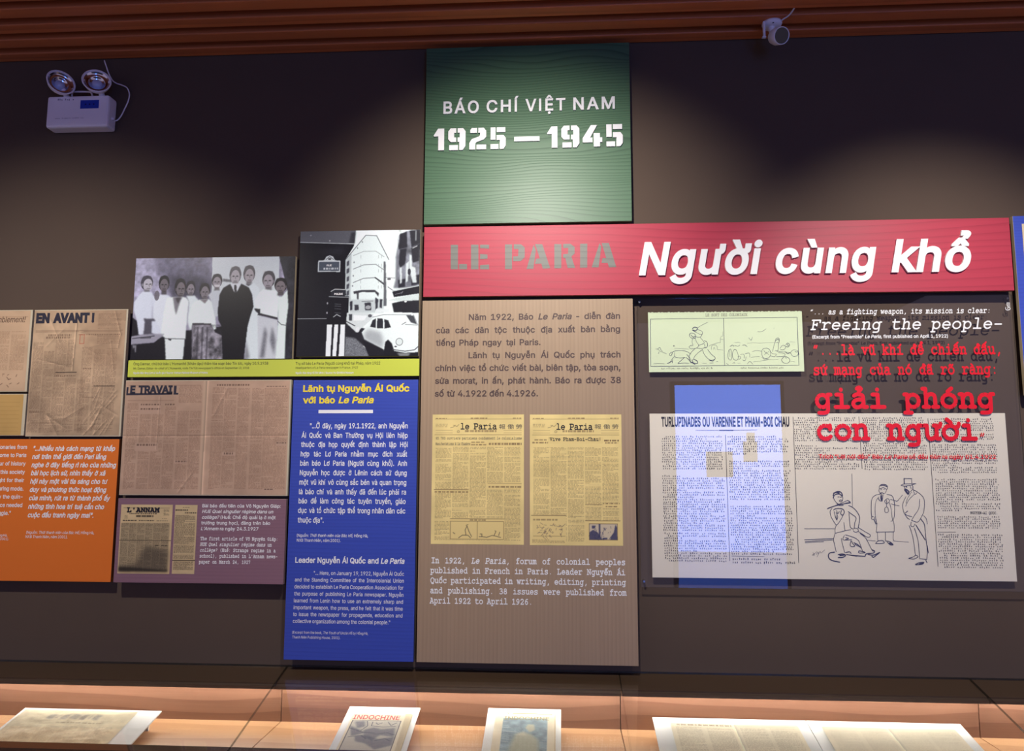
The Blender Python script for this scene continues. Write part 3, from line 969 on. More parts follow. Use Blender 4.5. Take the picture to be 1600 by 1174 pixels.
# BÁO CHÍ VIỆT NAM, word by word as spaced
for w_, a_, b_ in (('BÁO', 195, 397), ('CHÍ', 442, 625), ('VIỆT', 664, 893), ('NAM', 938, 1176)):
    f_l = lambda x: 472 - 30 * (x - 195) / 980
    raised_word(w_, t, pl, 640 + a_ / 3.668, 50 + f_l(a_) / 3.668, 640 + b_ / 3.668, 50 + f_l(b_) / 3.668, 66 / 3.668, ACRYLIC_WHITE, 0.007, 0.018, 0, 0.09)
DG = {
    '1': [[(0, .68), (.42, 1), (1, 1), (1, 0), (.45, 0), (.45, .64), (.04, .64)]],
    '9': [[(.14, 1), (.46, 1), (.46, .79), (.34, .79), (.34, .58), (.46, .58), (.46, .37), (.14, .37), (0, .5), (0, .86)],
          [(.54, 1), (.86, 1), (1, .86), (1, .18), (.84, 0), (.64, 0), (.64, .37), (.54, .37), (.54, .58), (.66, .58), (.66, .79), (.54, .79)],
          [(.06, 0), (.57, 0), (.57, .23), (.06, .23)]],
    '2': [[(.05, .77), (.05, .9), (.14, 1), (.46, 1), (.46, .77)],
          [(.53, 1), (.86, 1), (1, .86), (1, .58), (.86, .46), (.42, .34), (.36, .28), (.36, 0), (0, 0), (0, .3), (.14, .48), (.58, .6), (.64, .66), (.64, .77), (.53, .77)],
          [(.43, 0), (1, 0), (1, .22), (.43, .22)]],
    '5': [[(.05, 1), (.36, 1), (.36, .43), (.05, .43)], [(.43, 1), (.97, 1), (.97, .78), (.43, .78)],
          [(.43, .64), (.86, .64), (1, .5), (1, .16), (.86, 0), (.62, 0), (.62, .24), (.64, .41), (.43, .41)], [(.05, 0), (.55, 0), (.55, .22), (.05, .22)]],
    '4': [[(.42, 1), (.74, 1), (.38, .42), (.5, .42), (.5, .2), (0, .2), (0, .4)], [(.56, .62), (.88, .62), (.88, .42), (1, .42), (1, .2), (.88, .2), (.88, 0), (.56, 0)]],
}
for ch, x0, y0, x1, y1 in (('1', 138, 558, 200, 683), ('9', 222, 555, 322, 682), ('2', 343, 553, 440, 678), ('5', 460, 550, 552, 675), ('1', 788, 545, 847, 668), ('9', 870, 540, 972, 667), ('4', 992, 537, 1103, 662), ('5', 1123, 532, 1220, 660)):
    a = zg(x0, y1); b = zg(x1, y0); g = G()
    for po in DG[ch]:
        pts = [(a[0] + (b[0] - a[0]) * u, a[1] + (b[1] - a[1]) * v) for u, v in po]
        ar = sum(pts[i][0] * pts[(i + 1) % len(pts)][1] - pts[(i + 1) % len(pts)][0] * pts[i][1] for i in range(len(pts)))
        if ar < 0: pts.reverse()
        g.slab(pl, pts, [tuple(range(len(pts)))], 0, 0.007)
    part('numeral', g, ACRYLIC_WHITE, t)
a = zg(600, 631); b = zg(745, 602)
part('dash', G().slab(pl, [a, (b[0], a[1]), b, (a[0], b[1])], [(0, 1, 2, 3)], 0, 0.007), ACRYLIC_WHITE, t)

# ---- red heading board
RED = grain('red_stained_board', (180, 58, 76), (146, 42, 60), rough=0.48, spec=0.3, freq=38, warp=0.3, stretch=0.16, nscale=2.6, fac=0.5, sharp=4, bump=0.25, fine=0.3, loc=(1.7, 0, 0.35))
t, pl, R = board('heading_board', 'long red stained wooden board with grey stencilled and raised white heading', 'sign', [(662, 356.7), (1577, 338.5), (1584.6, 453.3), (662, 464.9)], 0.055, RED, mat('red_edge', (150, 82, 66), rough=0.6))
z3 = zoomer(640, 340, 4.324, pl)
STENCIL = []
for po in ([(278, 185), (327, 185), (327, 350), (278, 350)], [(335, 315), (388, 315), (388, 350), (335, 350)],
           [(415, 184), (465, 184), (465, 350), (415, 350)], [(477, 184), (537, 184), (537, 211), (477, 208)], [(477, 247), (526, 250), (526, 279), (477, 282)], [(477, 322), (537, 318), (537, 350), (477, 350)],
           [(645, 182), (692, 182), (692, 349), (645, 349)], [(705, 181), (752, 181), (778, 203), (778, 268), (752, 295), (700, 296), (700, 264), (733, 261), (735, 214), (705, 212)],
           [(790, 348), (836, 347), (853, 222), (838, 184)], [(848, 180), (896, 180), (950, 343), (900, 346), (890, 312), (846, 314), (855, 280), (880, 277)],
           [(978, 180), (1025, 180), (1025, 343), (978, 344)], [(1038, 179), (1087, 178), (1115, 200), (1115, 243), (1093, 264), (1118, 341), (1068, 342), (1052, 275), (1038, 272), (1038, 248), (1070, 245), (1072, 206), (1038, 206)],
           [(1152, 178), (1200, 177), (1200, 339), (1152, 340)],
           [(1230, 337), (1277, 337), (1295, 196), (1283, 174)], [(1297, 173), (1346, 172), (1396, 335), (1347, 337), (1338, 307), (1296, 307), (1303, 275), (1328, 273)]):
    pts = [z3(*p) for p in po]
    ar = sum(pts[i][0] * pts[(i + 1) % len(pts)][1] - pts[(i + 1) % len(pts)][0] * pts[i][1] for i in range(len(pts)))
    if ar < 0: pts.reverse()
    if len(STENCIL) == 0 or (len(STENCIL) == 1 and po[0][0] > 600): STENCIL.append(G())
    STENCIL[-1].flat(pl, pts, 0.0006)
for g in STENCIL: part('stencil_lettering', g, grain('stencil_grey', (116, 116, 108), (84, 84, 78), rough=0.5, freq=38, warp=0.3, stretch=0.16, nscale=2.6, fac=0.6, sharp=4, bump=0.2, loc=(1.7, 0, 0.35)), t, 'grey stencil capitals')
for w_, a_, b_ in (('Người', 47, 548), ('cùng', 590, 1010), ('khổ', 1062, 1400)):
    f_l = lambda x: 256 - 16 * (x - 47) / 1330
    raised_word(w_, t, pl, 980 + a_ / 2.58, 330 + f_l(a_) / 2.58, 980 + b_ / 2.58, 330 + f_l(b_) / 2.58, 122 / 2.58, ACRYLIC_WHITE, 0.009, 0.024, 0.2, 0.03)

# ---- tan panel with two newspaper pages
TAN = grain('tan_wood_panel', (174, 149, 120), (150, 126, 100), along='Z', rough=0.5, freq=70, warp=0.02, stretch=0.1, fac=0.35, sharp=2, bump=0.1, fine=0.55)
t, pl, R = board('text_panel', 'tall tan wood-grain panel with brown text and two yellowed front pages', 'panel', [(661.3, 469.7), (988, 467), (998.5, 1040.7), (649.3, 1036.1)], 0.04, TAN, mat('tan_edge', (120, 106, 88), rough=0.6))
q = lambda x, y: (640 + x / 4.324, 460 + y / 4.324)


def L(text, xl, xr, y, conv, y2=None):
    a = conv(xl, y); b = conv(xr, y if y2 is None else y2)
    return (text, a[0], b[0], a[1], b[1])


text_block('heading_lettering', t, pl, [L('Năm 1922, Báo _Le _Paria - diễn đàn', 400, 1422, 172, q, 167), L('của các dân tộc thuộc địa xuất bản bằng', 178, 1422, 260, q, 257),
    L('tiếng Pháp ngay tại Paris.', 178, 885, 345, q), L('Lãnh tụ Nguyễn Ái Quốc phụ trách', 398, 1425, 430, q, 428), L('chính việc tổ chức viết bài, biên tập, tòa soạn,', 173, 1425, 517, q, 515),
    L('sửa morat, in ấn, phát hành. Báo ra được 38', 172, 1428, 603, q, 601), L('số từ 4.1922 đến 4.1926.', 170, 868, 690, q)], INK_BROWN, 39 / 4.324, bold=0.02)
q = lambda x, y: (640 + x / 4.324, 840 + y / 4.324)
text_block('translated_lettering', t, pl, [L('In 1922, _Le _Paria, forum of colonial peoples', 145, 1455, 175, q, 185), L('published in French in Paris. Leader Nguyễn Ái', 140, 1455, 243, q, 253),
    L('Quốc participated in writing, editing, printing', 140, 1458, 310, q, 322), L('and publishing. 38 issues were published from', 138, 1462, 378, q, 392), L('April 1922 to April 1926.', 136, 828, 447, q, 453)],
    INK_WHITE, 37 / 4.324, style='slab', slab_w=115)
PAPER = printed('newsprint', rough=0.6, spec=0.2)


def paria(parent, pl, corners, conv, second):
    c = [pl.at(*p) for p in corners]
    u0, u1, v0, v1 = (c[0][0] + c[3][0]) / 2, (c[1][0] + c[2][0]) / 2, (c[2][1] + c[3][1]) / 2, (c[0][1] + c[1][1]) / 2
    pr = Print(220, 310, (236, 213, 142)); pr.quad((0, 0), (1, 0), (1, 1), (0, 1))
    pr.mottle(0.07, 5)
    ink = (96, 72, 52)
    for k in range(5):
        x0 = 0.045 + k * 0.186
        pr.lines(x0, x0 + 0.172, 0.255, 0.975, 3.0, ink, 0.5)
    bgc = (232, 208, 138)
    pr.rule(.03, .037, .97, .037, ink, .5); pr.rule(.03, .16, .97, .16, ink, .7)
    pr.head(.04, .16, .03, .036, ink, .6); pr.head(.42, .6, .026, .036, ink, .6); pr.head(.88, .97, .026, .036, ink, .5)
    pr.lines(.04, .17, .075, .105, 3, ink, .5); pr.head(.36, .7, .125, .14, ink, .6)
    pr.rule(.04, .125, .22, .125, ink, .4); pr.rule(.04, .145, .22, .145, ink, .4); pr.rule(.78, .125, .97, .125, ink, .4); pr.rule(.78, .145, .97, .145, ink, .4)
    if not second:
        for x0, y0, x1, y1 in ((.035, .215, .97, .25), (.035, .585, .41, .61), (.60, .53, .975, .575), (.2, .8, .79, .965), (.235, .72, .6, .735)):
            pr.poly([(x0, y0), (x1, y0), (x1, y1), (x0, y1)], bgc, 1, 0)
        pr.rule(.03, .585, .4, .585, ink, .8, 1.4); pr.head(.04, .4, .597, .608, ink, .8)
        pr.rule(.61, .535, .97, .535, ink, .6); pr.head(.62, .97, .555, .57, ink, .7)
        pr.head(.43, .58, .215, .225, ink, .6); pr.head(.43, .6, .235, .245, ink, .7); pr.head(.62, .975, .223, .24, ink, .8)
        pr.rule(.21, .805, .79, .805, ink, .7, 1.3)
        for a in ((.21, .825, .78, .825), (.21, .96, .78, .96), (.21, .825, .21, .96), (.78, .825, .78, .96), (.5, .825, .5, .96)): pr.rule(*a, ink, .8)
        pr.head(.42, .6, .81, .82, ink, .6)
        fig = [[(.3, .95), (.34, .93), (.4, .93), (.43, .95)], [(.38, .93), (.37, .89), (.39, .86), (.41, .9), (.44, .94)], [(.38, .855), (.4, .85)], [(.24, .91), (.26, .92)],
               [(.52, .94), (.56, .94), (.6, .945), (.66, .93), (.7, .935), (.75, .945)], [(.68, .93), (.7, .9), (.69, .895)], [(.73, .93), (.74, .905)], [(.53, .92), (.55, .92), (.55, .94)]]
        for f in fig: pr.line(f, 1.4, (60, 50, 50), .8)
    else:
        for x0, y0, x1, y1 in ((.2, .175, .8, .225), (.03, .77, .39, .985), (.6, .81, .98, .985), (.6, .7, .78, .71), (.79, .675, .98, .715)):
            pr.poly([(x0, y0), (x1, y0), (x1, y1), (x0, y1)], bgc, 1, 0)
        pr.head(.05, .19, .195, .205, ink, .7); pr.head(.03, .2, .215, .228, ink, .7); pr.head(.81, .97, .197, .21, ink, .9); pr.head(.82, .96, .217, .228, ink, .8)
        pr.rule(.02, .775, .39, .775, ink, .8, 1.5); pr.rule(.6, .812, .97, .812, ink, .8, 1.5); pr.rule(.6, .69, .78, .69, ink, .6)
        pr.head(.79, .97, .68, .69, ink, .7); pr.head(.82, .95, .7, .71, ink, .7)
        pr.head(.04, .3, .8, .815, ink, .5)
        for i in range(60):
            x = RNG.uniform(.04, .37); y = RNG.uniform(.84, .94)
            pr.line([(x, y), (x + RNG.uniform(-.03, .03), y + RNG.uniform(-.02, .02))], 1.0, (90, 70, 70), .6)
        pr.rule(.04, .93, .38, .93, ink, .6); pr.lines(.03, .38, .955, .98, 3, ink, .5)
        pr.poly([(.64, .835), (.94, .835), (.94, .955), (.64, .955)], (206, 190, 160), 1, 0)
        for po in ([(.64, .9), (.68, .88), (.73, .9), (.78, .95), (.78, .955), (.64, .955)], [(.87, .93), (.9, .9), (.92, .84), (.935, .86), (.94, .955), (.86, .955)], [(.74, .835), (.76, .835), (.76, .93), (.74, .94)], [(.78, .94), (.83, .94), (.83, .95), (.78, .955)], [(.67, .85), (.71, .85), (.7, .87), (.67, .87)]):
            pr.poly(po, (62, 62, 92), .85, .7)
        for i in range(35):
            x = RNG.uniform(.65, .93); y = RNG.uniform(.85, .95)
            pr.line([(x, y), (x + RNG.uniform(-.02, .02), y + RNG.uniform(-.02, .02))], 1.2, (60, 60, 90), .6)
        for a in ((.64, .835, .94, .835), (.64, .955, .94, .955), (.64, .835, .64, .955), (.94, .835, .94, .955)): pr.rule(*a, ink, .9)
    # arabic flourish and seal at the left of the masthead
    pr.line([(.2, .105), (.23, .1), (.25, .085)], 1.3, (150, 130, 90), .9); pr.line([(.23, .085), (.27, .095), (.29, .08)], 1.2, (150, 130, 90), .9)
    pr.oval(.285, .135, .014, .011, (130, 110, 80), .7); pr.oval(.285, .135, .009, .007, bgc, .9)
    sheet = print_part('newspaper_page', parent, pl, u0, v0, u1, v1, pr, PAPER)
    return sheet


pA = paria(t, pl, [(676.6, 648), (818.6, 648), (818.6, 851), (672.6, 851)], None, False)
qa = lambda x, y: (660 + x / 5.335, 640 + y / 5.335)
text_block('masthead_lettering', pA, pl, [L('le Paria', 315, 617, 165, qa)], INK_BLACK, 47 / 5.335, style='slab', slab_w=115, h=0.0009)
text_block('headline_lettering', pA, pl, [L('65.780 ouvriers parisiens condamnent le colonialisme', 110, 828, 250, qa)], INK_GREY, 20 / 5.335, style='slab', slab_w=80, h=0.0009)
text_block('subheading', pA, pl, [L('Manifestations à la Chambre', 110, 398, 297, qa)], INK_GREY, 20 / 5.335, style='slab', slab_w=85, h=0.0009)
text_block('brush_characters', pA, pl, [L('報 働 勞', 640, 830, 160, qa)], INK_GREY, 30 / 5.335, bold=0.0, h=0.0009)
pB = paria(t, pl, [(827.8, 648), (970.5, 648), (973.7, 853.5), (828, 852)], None, True)
qa = lambda x, y: (815 + x / 5.335, 640 + y / 5.335)
text_block('masthead_lettering', pB, pl, [L('le Paria', 287, 588, 168, qa)], INK_BLACK, 47 / 5.335, style='slab', slab_w=115, h=0.0009)
text_block('headline_lettering', pB, pl, [L('Vive Pham-Boi-Chau!', 234, 662, 262, qa)], INK_BLACK, 27 / 5.335, style='slab', slab_w=115, h=0.0009)
text_block('brush_characters', pB, pl, [L('報 働 勞', 610, 806, 160, qa)], INK_GREY, 30 / 5.335, bold=0.0, h=0.0009)

# ---- blue panel
BLUE = grain('blue_panel', (62, 84, 186), (46, 62, 150), rough=0.45, freq=80, warp=0.08, stretch=0.25, fac=0.28, bump=0.1, fine=0.4)
t, pl, R = board('text_panel', 'tall blue panel with a yellow heading and white text', 'panel', [(459.8, 593.8), (655.7, 593.8), (643.6, 1034.6), (441.7, 1031.6)], 0.045, BLUE, mat('blue_edge', (70, 84, 130), rough=0.6))
q = lambda x, y: (430 + x / 4.696, 580 + y / 4.696)
text_block('heading_lettering', t, pl, [L('Lãnh tụ Nguyễn Ái Quốc', 205, 985, 150, q), L('với báo _Le _Paria', 203, 718, 235, q)], INK_YELLOW, 45 / 4.696, bold=0.03, split=True)
zb = zoomer(430, 580, 4.696, pl)
a = zb(318, 310); b = zb(718, 285)
part('white_bar', G().box((a[0], -0.0458, a[1]), (b[0], -0.045, b[1])), INK_WHITE, t, 'white bar under the heading')
text_block('body_lettering', t, pl, [L('"...Ở đây, ngày 19.1.1922, anh Nguyễn', 255, 972, 420, q), L('Ái Quốc và Ban Thường vụ Hội liên hiệp', 193, 972, 490, q), L('thuộc địa họp quyết định thành lập Hội', 190, 972, 557, q),
    L('hợp tác Lơ Paria nhằm mục đích xuất', 187, 968, 627, q), L('bản báo Lơ Paria (Người cùng khổ). Anh', 183, 967, 695, q), L('Nguyễn học được ở Lênin cách sử dụng', 180, 965, 765, q),
    L('một vũ khí vô cùng sắc bén và quan trọng', 177, 962, 835, q), L('là báo chí và anh thấy đã đến lúc phải ra', 174, 960, 905, q), L('báo để làm công tác tuyên truyền, giáo', 171, 957, 973, q),
    L('dục và tổ chức tập thể trong nhân dân các', 167, 955, 1043, q), L('thuộc địa".', 165, 355, 1112, q)], INK_WHITE, 37 / 4.696, bold=0.014)
q = lambda x, y: (430 + x / 4.892, 820 + y / 4.892)
text_block('source_lettering', t, pl, [L('(Nguồn: _Thời _thanh _niên _của _Bác _Hồ, Hồng Hà,', 165, 710, 95, q), L('NXB Thanh Niên, năm 2001).', 165, 500, 132, q)], INK_WHITE, 22 / 4.892, bold=0.006)
text_block('second_heading_lettering', t, pl, [L('Leader Nguyễn Ái Quốc and _Le _Paria', 153, 985, 293, q, 297)], INK_WHITE, 40 / 4.892, bold=0.022)
text_block('translated_lettering', t, pl, [L('"... Here, on January 19, 1922, Nguyễn Ái Quốc', 295, 985, 388, q), L('and the Standing Committee of the Intercolonial Union', 150, 983, 440, q), L('decided to establish Le Paria Cooperation Association for', 147, 980, 493, q),
    L('the purpose of publishing Le Paria newspaper. Nguyễn', 145, 980, 547, q), L('learned from Lenin how to use an extremely sharp and', 142, 977, 600, q), L('important weapon, the press, and he felt that it was time', 140, 975, 653, q),
    L('to issue the newspaper for propaganda, education and', 137, 973, 705, q), L('collective organization among the colonial people."', 135, 878, 757, q)], INK_WHITE, 29 / 4.892, bold=0.004)
text_block('source_lettering', t, pl, [L('(Excerpt from the book, _The _Youth _of _Uncle _Hồ by Hồng Hà,', 130, 710, 838, q), L('Thanh Niên Publishing House, 2001).', 130, 497, 873, q)], INK_WHITE, 20 / 4.892, bold=0.0)

# ---- lime caption strip
t, pl, R = board('caption_strip', 'long lime green caption strip beneath the two black and white photographs', 'caption', [(201, 562.1), (655.1, 561.9), (655.1, 588.5), (198.8, 588.8)], 0.034, mat('lime_panel', (206, 216, 78), rough=0.5), mat('lime_edge', (120, 124, 50)))
q = lambda x, y: (180 + x / 5.333, 390 + y / 5.333)
q7 = lambda x, y: (430 + x / 4.696, 350 + y / 4.696)
INK_OLIVE = mat('ink_olive', (88, 84, 50), rough=0.5)
text_block('caption_lettering', t, pl, [L('Ông Darnar, chủ bút báo L’Humanité (Nhân đạo) thăm tòa soạn báo Tin tức, ngày 10.9.1938', 152, 1275, 962, q)], INK_OLIVE, 22 / 5.333, bold=0.004)
text_block('caption_lettering', t, pl, [L('Mr. Darnar, Editor-in-chief of L’Humanité, visits Tin Tức newspaper’s office on September 10, 1938', 152, 1115, 998, q)], INK_OLIVE, 17 / 5.333, bold=0.0)
text_block('credit_lettering', t, pl, [L('Nguồn: Bảo tàng Lịch sử Quốc gia / Source: Vietnam National Museum of History', 152, 772, 1036, q)], INK_WHITE, 16 / 5.333, bold=0.01)
text_block('caption_lettering', t, pl, [L('Trụ sở báo Le Paria (Người cùng khổ) tại Pháp, năm 1922', 150, 770, 1033, q7)], INK_OLIVE, 20 / 4.696, bold=0.004)
text_block('caption_lettering', t, pl, [L('Headquarters of Le Paria newspaper in France, 1922', 150, 607, 1063, q7)], INK_OLIVE, 16 / 4.696, bold=0.0)
text_block('credit_lettering', t, pl, [L('Nguồn: Bảo tàng Hồ Chí Minh / Source: Ho Chi Minh Museum', 150, 575, 1100, q7)], INK_WHITE, 14 / 4.696, bold=0.01)

# ---- group photograph
PHOTO = printed('photo_paper', rough=0.35, spec=0.4)
BLACK_EDGE = mat('black_board', (24, 24, 27), rough=0.5)
t, pl, R = board('group_photograph', 'black and white group photograph of men in white shirts around a man in black', 'photograph', [(211.5, 402.8), (460.7, 401.3), (457.5, 561.6), (204.4, 561.6)], 0.03, BLACK_EDGE, EDGE_PALE)
pr = Print(400, 256, (150, 148, 165)); pr.quad((168, 68), (1480, 60), (1464, 905), (132, 912))
wht, blk = (226, 240, 232), (24, 23, 28)
g3 = cloud(400, 256, 5)
pr.poly([(168, 60), (800, 60), (800, 420), (130, 420)], (166, 164, 186), 1, 3)
pr.poly([(330, 60), (800, 60), (800, 400), (420, 320), (360, 200)], (92, 90, 108), .9, 12)
pr.poly([(450, 200), (800, 250), (800, 430), (460, 420)], (58, 56, 70), .9, 10)
pr.a *= (1 + .5 * (cloud(400, 256, 40) - .5) * (pr.X < 195) * (pr.Y < 110))[..., None]
pr.poly([(800, 60), (1350, 60), (1350, 420), (800, 420)], (206, 216, 214), 1, .6)
pr.poly([(1347, 55), (1500, 55), (1480, 912), (1395, 912), (1420, 350)], (44, 44, 50), 1, .8)
pr.a *= (1 + .9 * (cloud(400, 256, 30) - .5) * (pr.X > 362))[..., None]
pr.poly([(120, 540), (185, 590), (210, 710), (120, 720)], blk, 1, 1)
pr.poly([(120, 780), (330, 770), (420, 690), (900, 640), (900, 920), (120, 920)], blk, 1, 1)


def man(hx, hy, rx, ry, skin, hair, look=0, beard=False, hairdrop=0.62):
    pr.oval(hx, hy - ry * .12, rx * 1.12, ry * 1.0, hair, 1, 1.2)
    pr.oval(hx + look * rx * .18, hy + ry * .16, rx * .82, ry * .84, skin, 1, 1.2)
    pr.poly([(hx - rx * .7, hy - ry * 1.02), (hx + rx * .7, hy - ry * 1.02), (hx + rx * .98, hy - ry * hairdrop), (hx + rx * .2, hy - ry * (hairdrop + .18)), (hx - rx * .98, hy - ry * hairdrop)], hair, 1, 1.2)
    sh = [c * .42 for c in skin]
    for sgn in (-1, 1):
        pr.oval(hx + look * rx * .3 + sgn * rx * .36, hy + ry * .06, rx * .23, ry * .09, sh, .9, .8)
        pr.oval(hx + sgn * rx * .9, hy + ry * .15, rx * .14, ry * .2, [c * .8 for c in skin], .9, .8)
    pr.line([(hx + look * rx * .35, hy + ry * .1), (hx + look * rx * .42 + 3, hy + ry * .38)], 1.6, sh, .6)
    pr.line([(hx - rx * .26 + look * rx * .3, hy + ry * .62), (hx + rx * .3 + look * rx * .3, hy + ry * .62)], 1.8, sh, .85)
    pr.poly([(hx - rx * .5, hy + ry * .75), (hx + rx * .5, hy + ry * .75), (hx + rx * .6, hy + ry * 1.35), (hx - rx * .6, hy + ry * 1.35)], [c * .62 for c in skin], .9, 1.5)


man(262, 280, 44, 62, (176, 174, 182), (66, 64, 74), 1)
pr.poly([(225, 345), (200, 370), (160, 430), (155, 500), (185, 590), (200, 705), (400, 705), (410, 460), (330, 400), (300, 350)], (206, 214, 224), 1, 1.2)
pr.poly([(300, 350), (310, 440), (305, 570), (325, 590), (312, 440)], (150, 150, 165), .6, 2)
pr.poly([(240, 570), (350, 572), (350, 590), (308, 592), (308, 690), (345, 706), (240, 706), (250, 600)], (70, 68, 78), .95, 1.5)
man(405, 285, 38, 66, (104, 98, 104), (30, 28, 33), 0)
pr.poly([(352, 392), (375, 372), (440, 376), (470, 400), (420, 480), (400, 700), (320, 560), (325, 450)], (212, 220, 226), 1, 1.5)
pr.oval(346, 380, 20, 42, (104, 100, 108), .9)
man(540, 320, 40, 74, (110, 104, 108), (32, 30, 34), .6)
pr.poly([(470, 395), (430, 400), (405, 520), (385, 700), (420, 735), (590, 742), (600, 560), (612, 430), (590, 400), (560, 392)], (224, 236, 230), 1, 1.2)
pr.poly([(480, 395), (560, 392), (545, 420), (520, 500), (508, 545), (495, 490)], (120, 118, 124), 1, 1.6)
pr.poly([(500, 400), (548, 396), (525, 450), (512, 430)], (64, 60, 64), .9, 1.5)
pr.poly([(418, 735), (585, 742), (572, 912), (430, 912)], (222, 234, 228), 1, 1.2)
pr.line([(420, 738), (585, 742)], 1.6, (110, 112, 116), .9)
pr.poly([(445, 738), (475, 740), (470, 756), (450, 750)], (40, 40, 46), .9)
man(625, 325, 34, 58, (132, 126, 132), (40, 38, 44), .3)
pr.poly([(590, 385), (660, 382), (690, 420), (650, 480), (625, 680), (605, 600), (615, 440)], (214, 226, 224), 1, 1.5)
man(742, 350, 38, 64, (126, 120, 124), (34, 32, 36), .3)
pr.poly([(680, 420), (640, 450), (612, 560), (632, 672), (655, 615), (800, 622), (822, 670), (842, 660), (830, 520), (808, 440), (775, 412)], (222, 236, 228), 1, 1.2)
pr.poly([(705, 418), (775, 412), (745, 450)], (120, 114, 118), .95, 1.2)
pr.poly([(645, 612), (800, 614), (802, 630), (645, 632)], (60, 58, 62), .95, .8)
pr.poly([(640, 628), (802, 630), (835, 690), (895, 720), (905, 912), (645, 912)], (122, 120, 126), 1, 1.2)
pr.a *= (1 + 1.5 * (cloud(400, 256, 34) - .5) * ((pr.Y > 170) & (pr.X > 155) & (pr.X < 230)))[..., None]
for xx in (690, 730, 770): pr.line([(xx, 650), (xx - 6, 910)], 5, (66, 64, 70), .55)
man(842, 268, 38, 58, (150, 144, 148), (44, 42, 48), 0)
pr.poly([(818, 296), (868, 296), (858, 316), (828, 316)], (230, 230, 228), .8, 1)
pr.poly([(800, 350), (770, 380), (800, 440), (830, 560), (870, 560), (875, 350), (850, 340)], (196, 204, 206), 1, 1.5)
pr.poly([(890, 245), (960, 255), (962, 275), (890, 268)], (70, 70, 74), .8, 1.2)
man(1106, 215, 42, 72, (166, 160, 162), (78, 76, 80), .2)
pr.poly([(1060, 300), (1150, 285), (1190, 330), (1205, 560), (1195, 912), (1085, 912)], (216, 228, 226), 1, 1.2)
pr.poly([(1075, 290), (1130, 290), (1100, 310)], (60, 56, 60), .9, 1.2)
pr.poly([(1085, 740), (1120, 900), (1080, 912)], (110, 112, 118), .8, 3)
man(992, 222, 42, 72, (172, 168, 170), (86, 84, 88), 0)
pr.poly([(950, 290), (895, 322), (865, 380), (852, 520), (860, 590), (885, 640), (900, 912), (1072, 912), (1100, 640), (1120, 560), (1145, 480), (1132, 380), (1105, 322), (1042, 288), (1012, 350), (985, 352)], (20, 19, 24), 1, 1.0)
pr.poly([(955, 285), (1036, 284), (1005, 358), (985, 358)], (216, 222, 222), 1, .8)
pr.poly([(984, 298), (1002, 298), (1006, 356), (986, 356)], (40, 38, 44), 1, .8)
man(1266, 262, 46, 70, (160, 154, 158), (72, 70, 74), -.5)
pr.poly([(1222, 335), (1185, 370), (1150, 440), (1165, 490), (1195, 510), (1190, 545), (1345, 575), (1352, 420), (1330, 350)], (224, 238, 230), 1, 1.2)
pr.poly([(1150, 495), (1200, 500), (1200, 545), (1165, 520)], (38, 36, 42), 1, 1)
pr.poly([(1185, 530), (1240, 545), (1345, 572), (1345, 592), (1240, 562), (1180, 552)], (44, 42, 48), .95, .8)
pr.poly([(1180, 552), (1345, 592), (1345, 912), (1190, 912)], (200, 206, 208), 1, 1.2)
for p in ([(1240, 640), (1260, 700), (1240, 900), (1205, 900)], [(1300, 640), (1330, 760), (1320, 880), (1285, 760)]):
    pr.poly(p, (64, 64, 72), .8, 3, tex=.4)
man(1366, 310, 46, 60, (122, 114, 116), (30, 28, 32), -.3)
pr.poly([(1345, 400), (1376, 400), (1420, 345), (1430, 480), (1412, 640), (1406, 912), (1335, 912), (1350, 600)], (220, 238, 226), 1, 1.2)
pr.line([(1345, 600), (1375, 630), (1410, 635)], 2, (70, 70, 74), .8)
pr.poly([(118, 722), (235, 700), (415, 696), (400, 722), (320, 768), (118, 790)], (150, 150, 160), 1, 1.2, tex=.4)
pr.line([(150, 735), (330, 715)], 3, (60, 60, 68), .7); pr.line([(220, 730), (300, 728)], 4, (70, 70, 76), .8)
pr.poly([(150, 790), (185, 788), (180, 850), (170, 850), (170, 812), (160, 812), (158, 830)], (130, 130, 136), .9, 1)
pr.a = pr.a * 1.1 + RNG.normal(0, 4, (256, 400, 1))
X0, X1, Z0, Z1 = R
print_part('photo_print', t, pl, X0 + .001, Z0 + .001, X1 - .002, Z1 - .001, pr, PHOTO)

# ---- street photograph
t, pl, R = board('street_photograph', 'black and white photograph of a street corner building and parked white car', 'photograph', [(469, 360.6), (656.1, 359.6), (654.7, 556.6), (463, 557.6)], 0.032, BLACK_EDGE, EDGE_PALE)
pr = Print(320, 336, (232, 246, 240)); pr.quad((183, 50), (1062, 45), (1055, 970), (155, 975))
Wt, Bk = (228, 242, 236), (27, 27, 33)
pr.poly([(150, 45), (585, 45), (580, 160), (520, 260), (515, 620), (525, 985), (130, 985)], Bk, 1, .6)
pr.poly([(175, 45), (592, 45), (582, 145), (178, 128)], (92, 94, 100), 1, .8)
pr.poly([(560, 60), (592, 60), (582, 150), (540, 140)], (40, 40, 46), .9, 2, tex=.5)
pr.line([(178, 130), (585, 148)], 2.2, (190, 198, 198), .9)
pr.oval(260, 80, 6, 6, (150, 150, 155), .8); pr.oval(400, 122, 5, 5, (190, 190, 190), .8)
pr.poly([(300, 200), (420, 180), (500, 160), (510, 220), (420, 230)], (60, 60, 68), .4, 6)
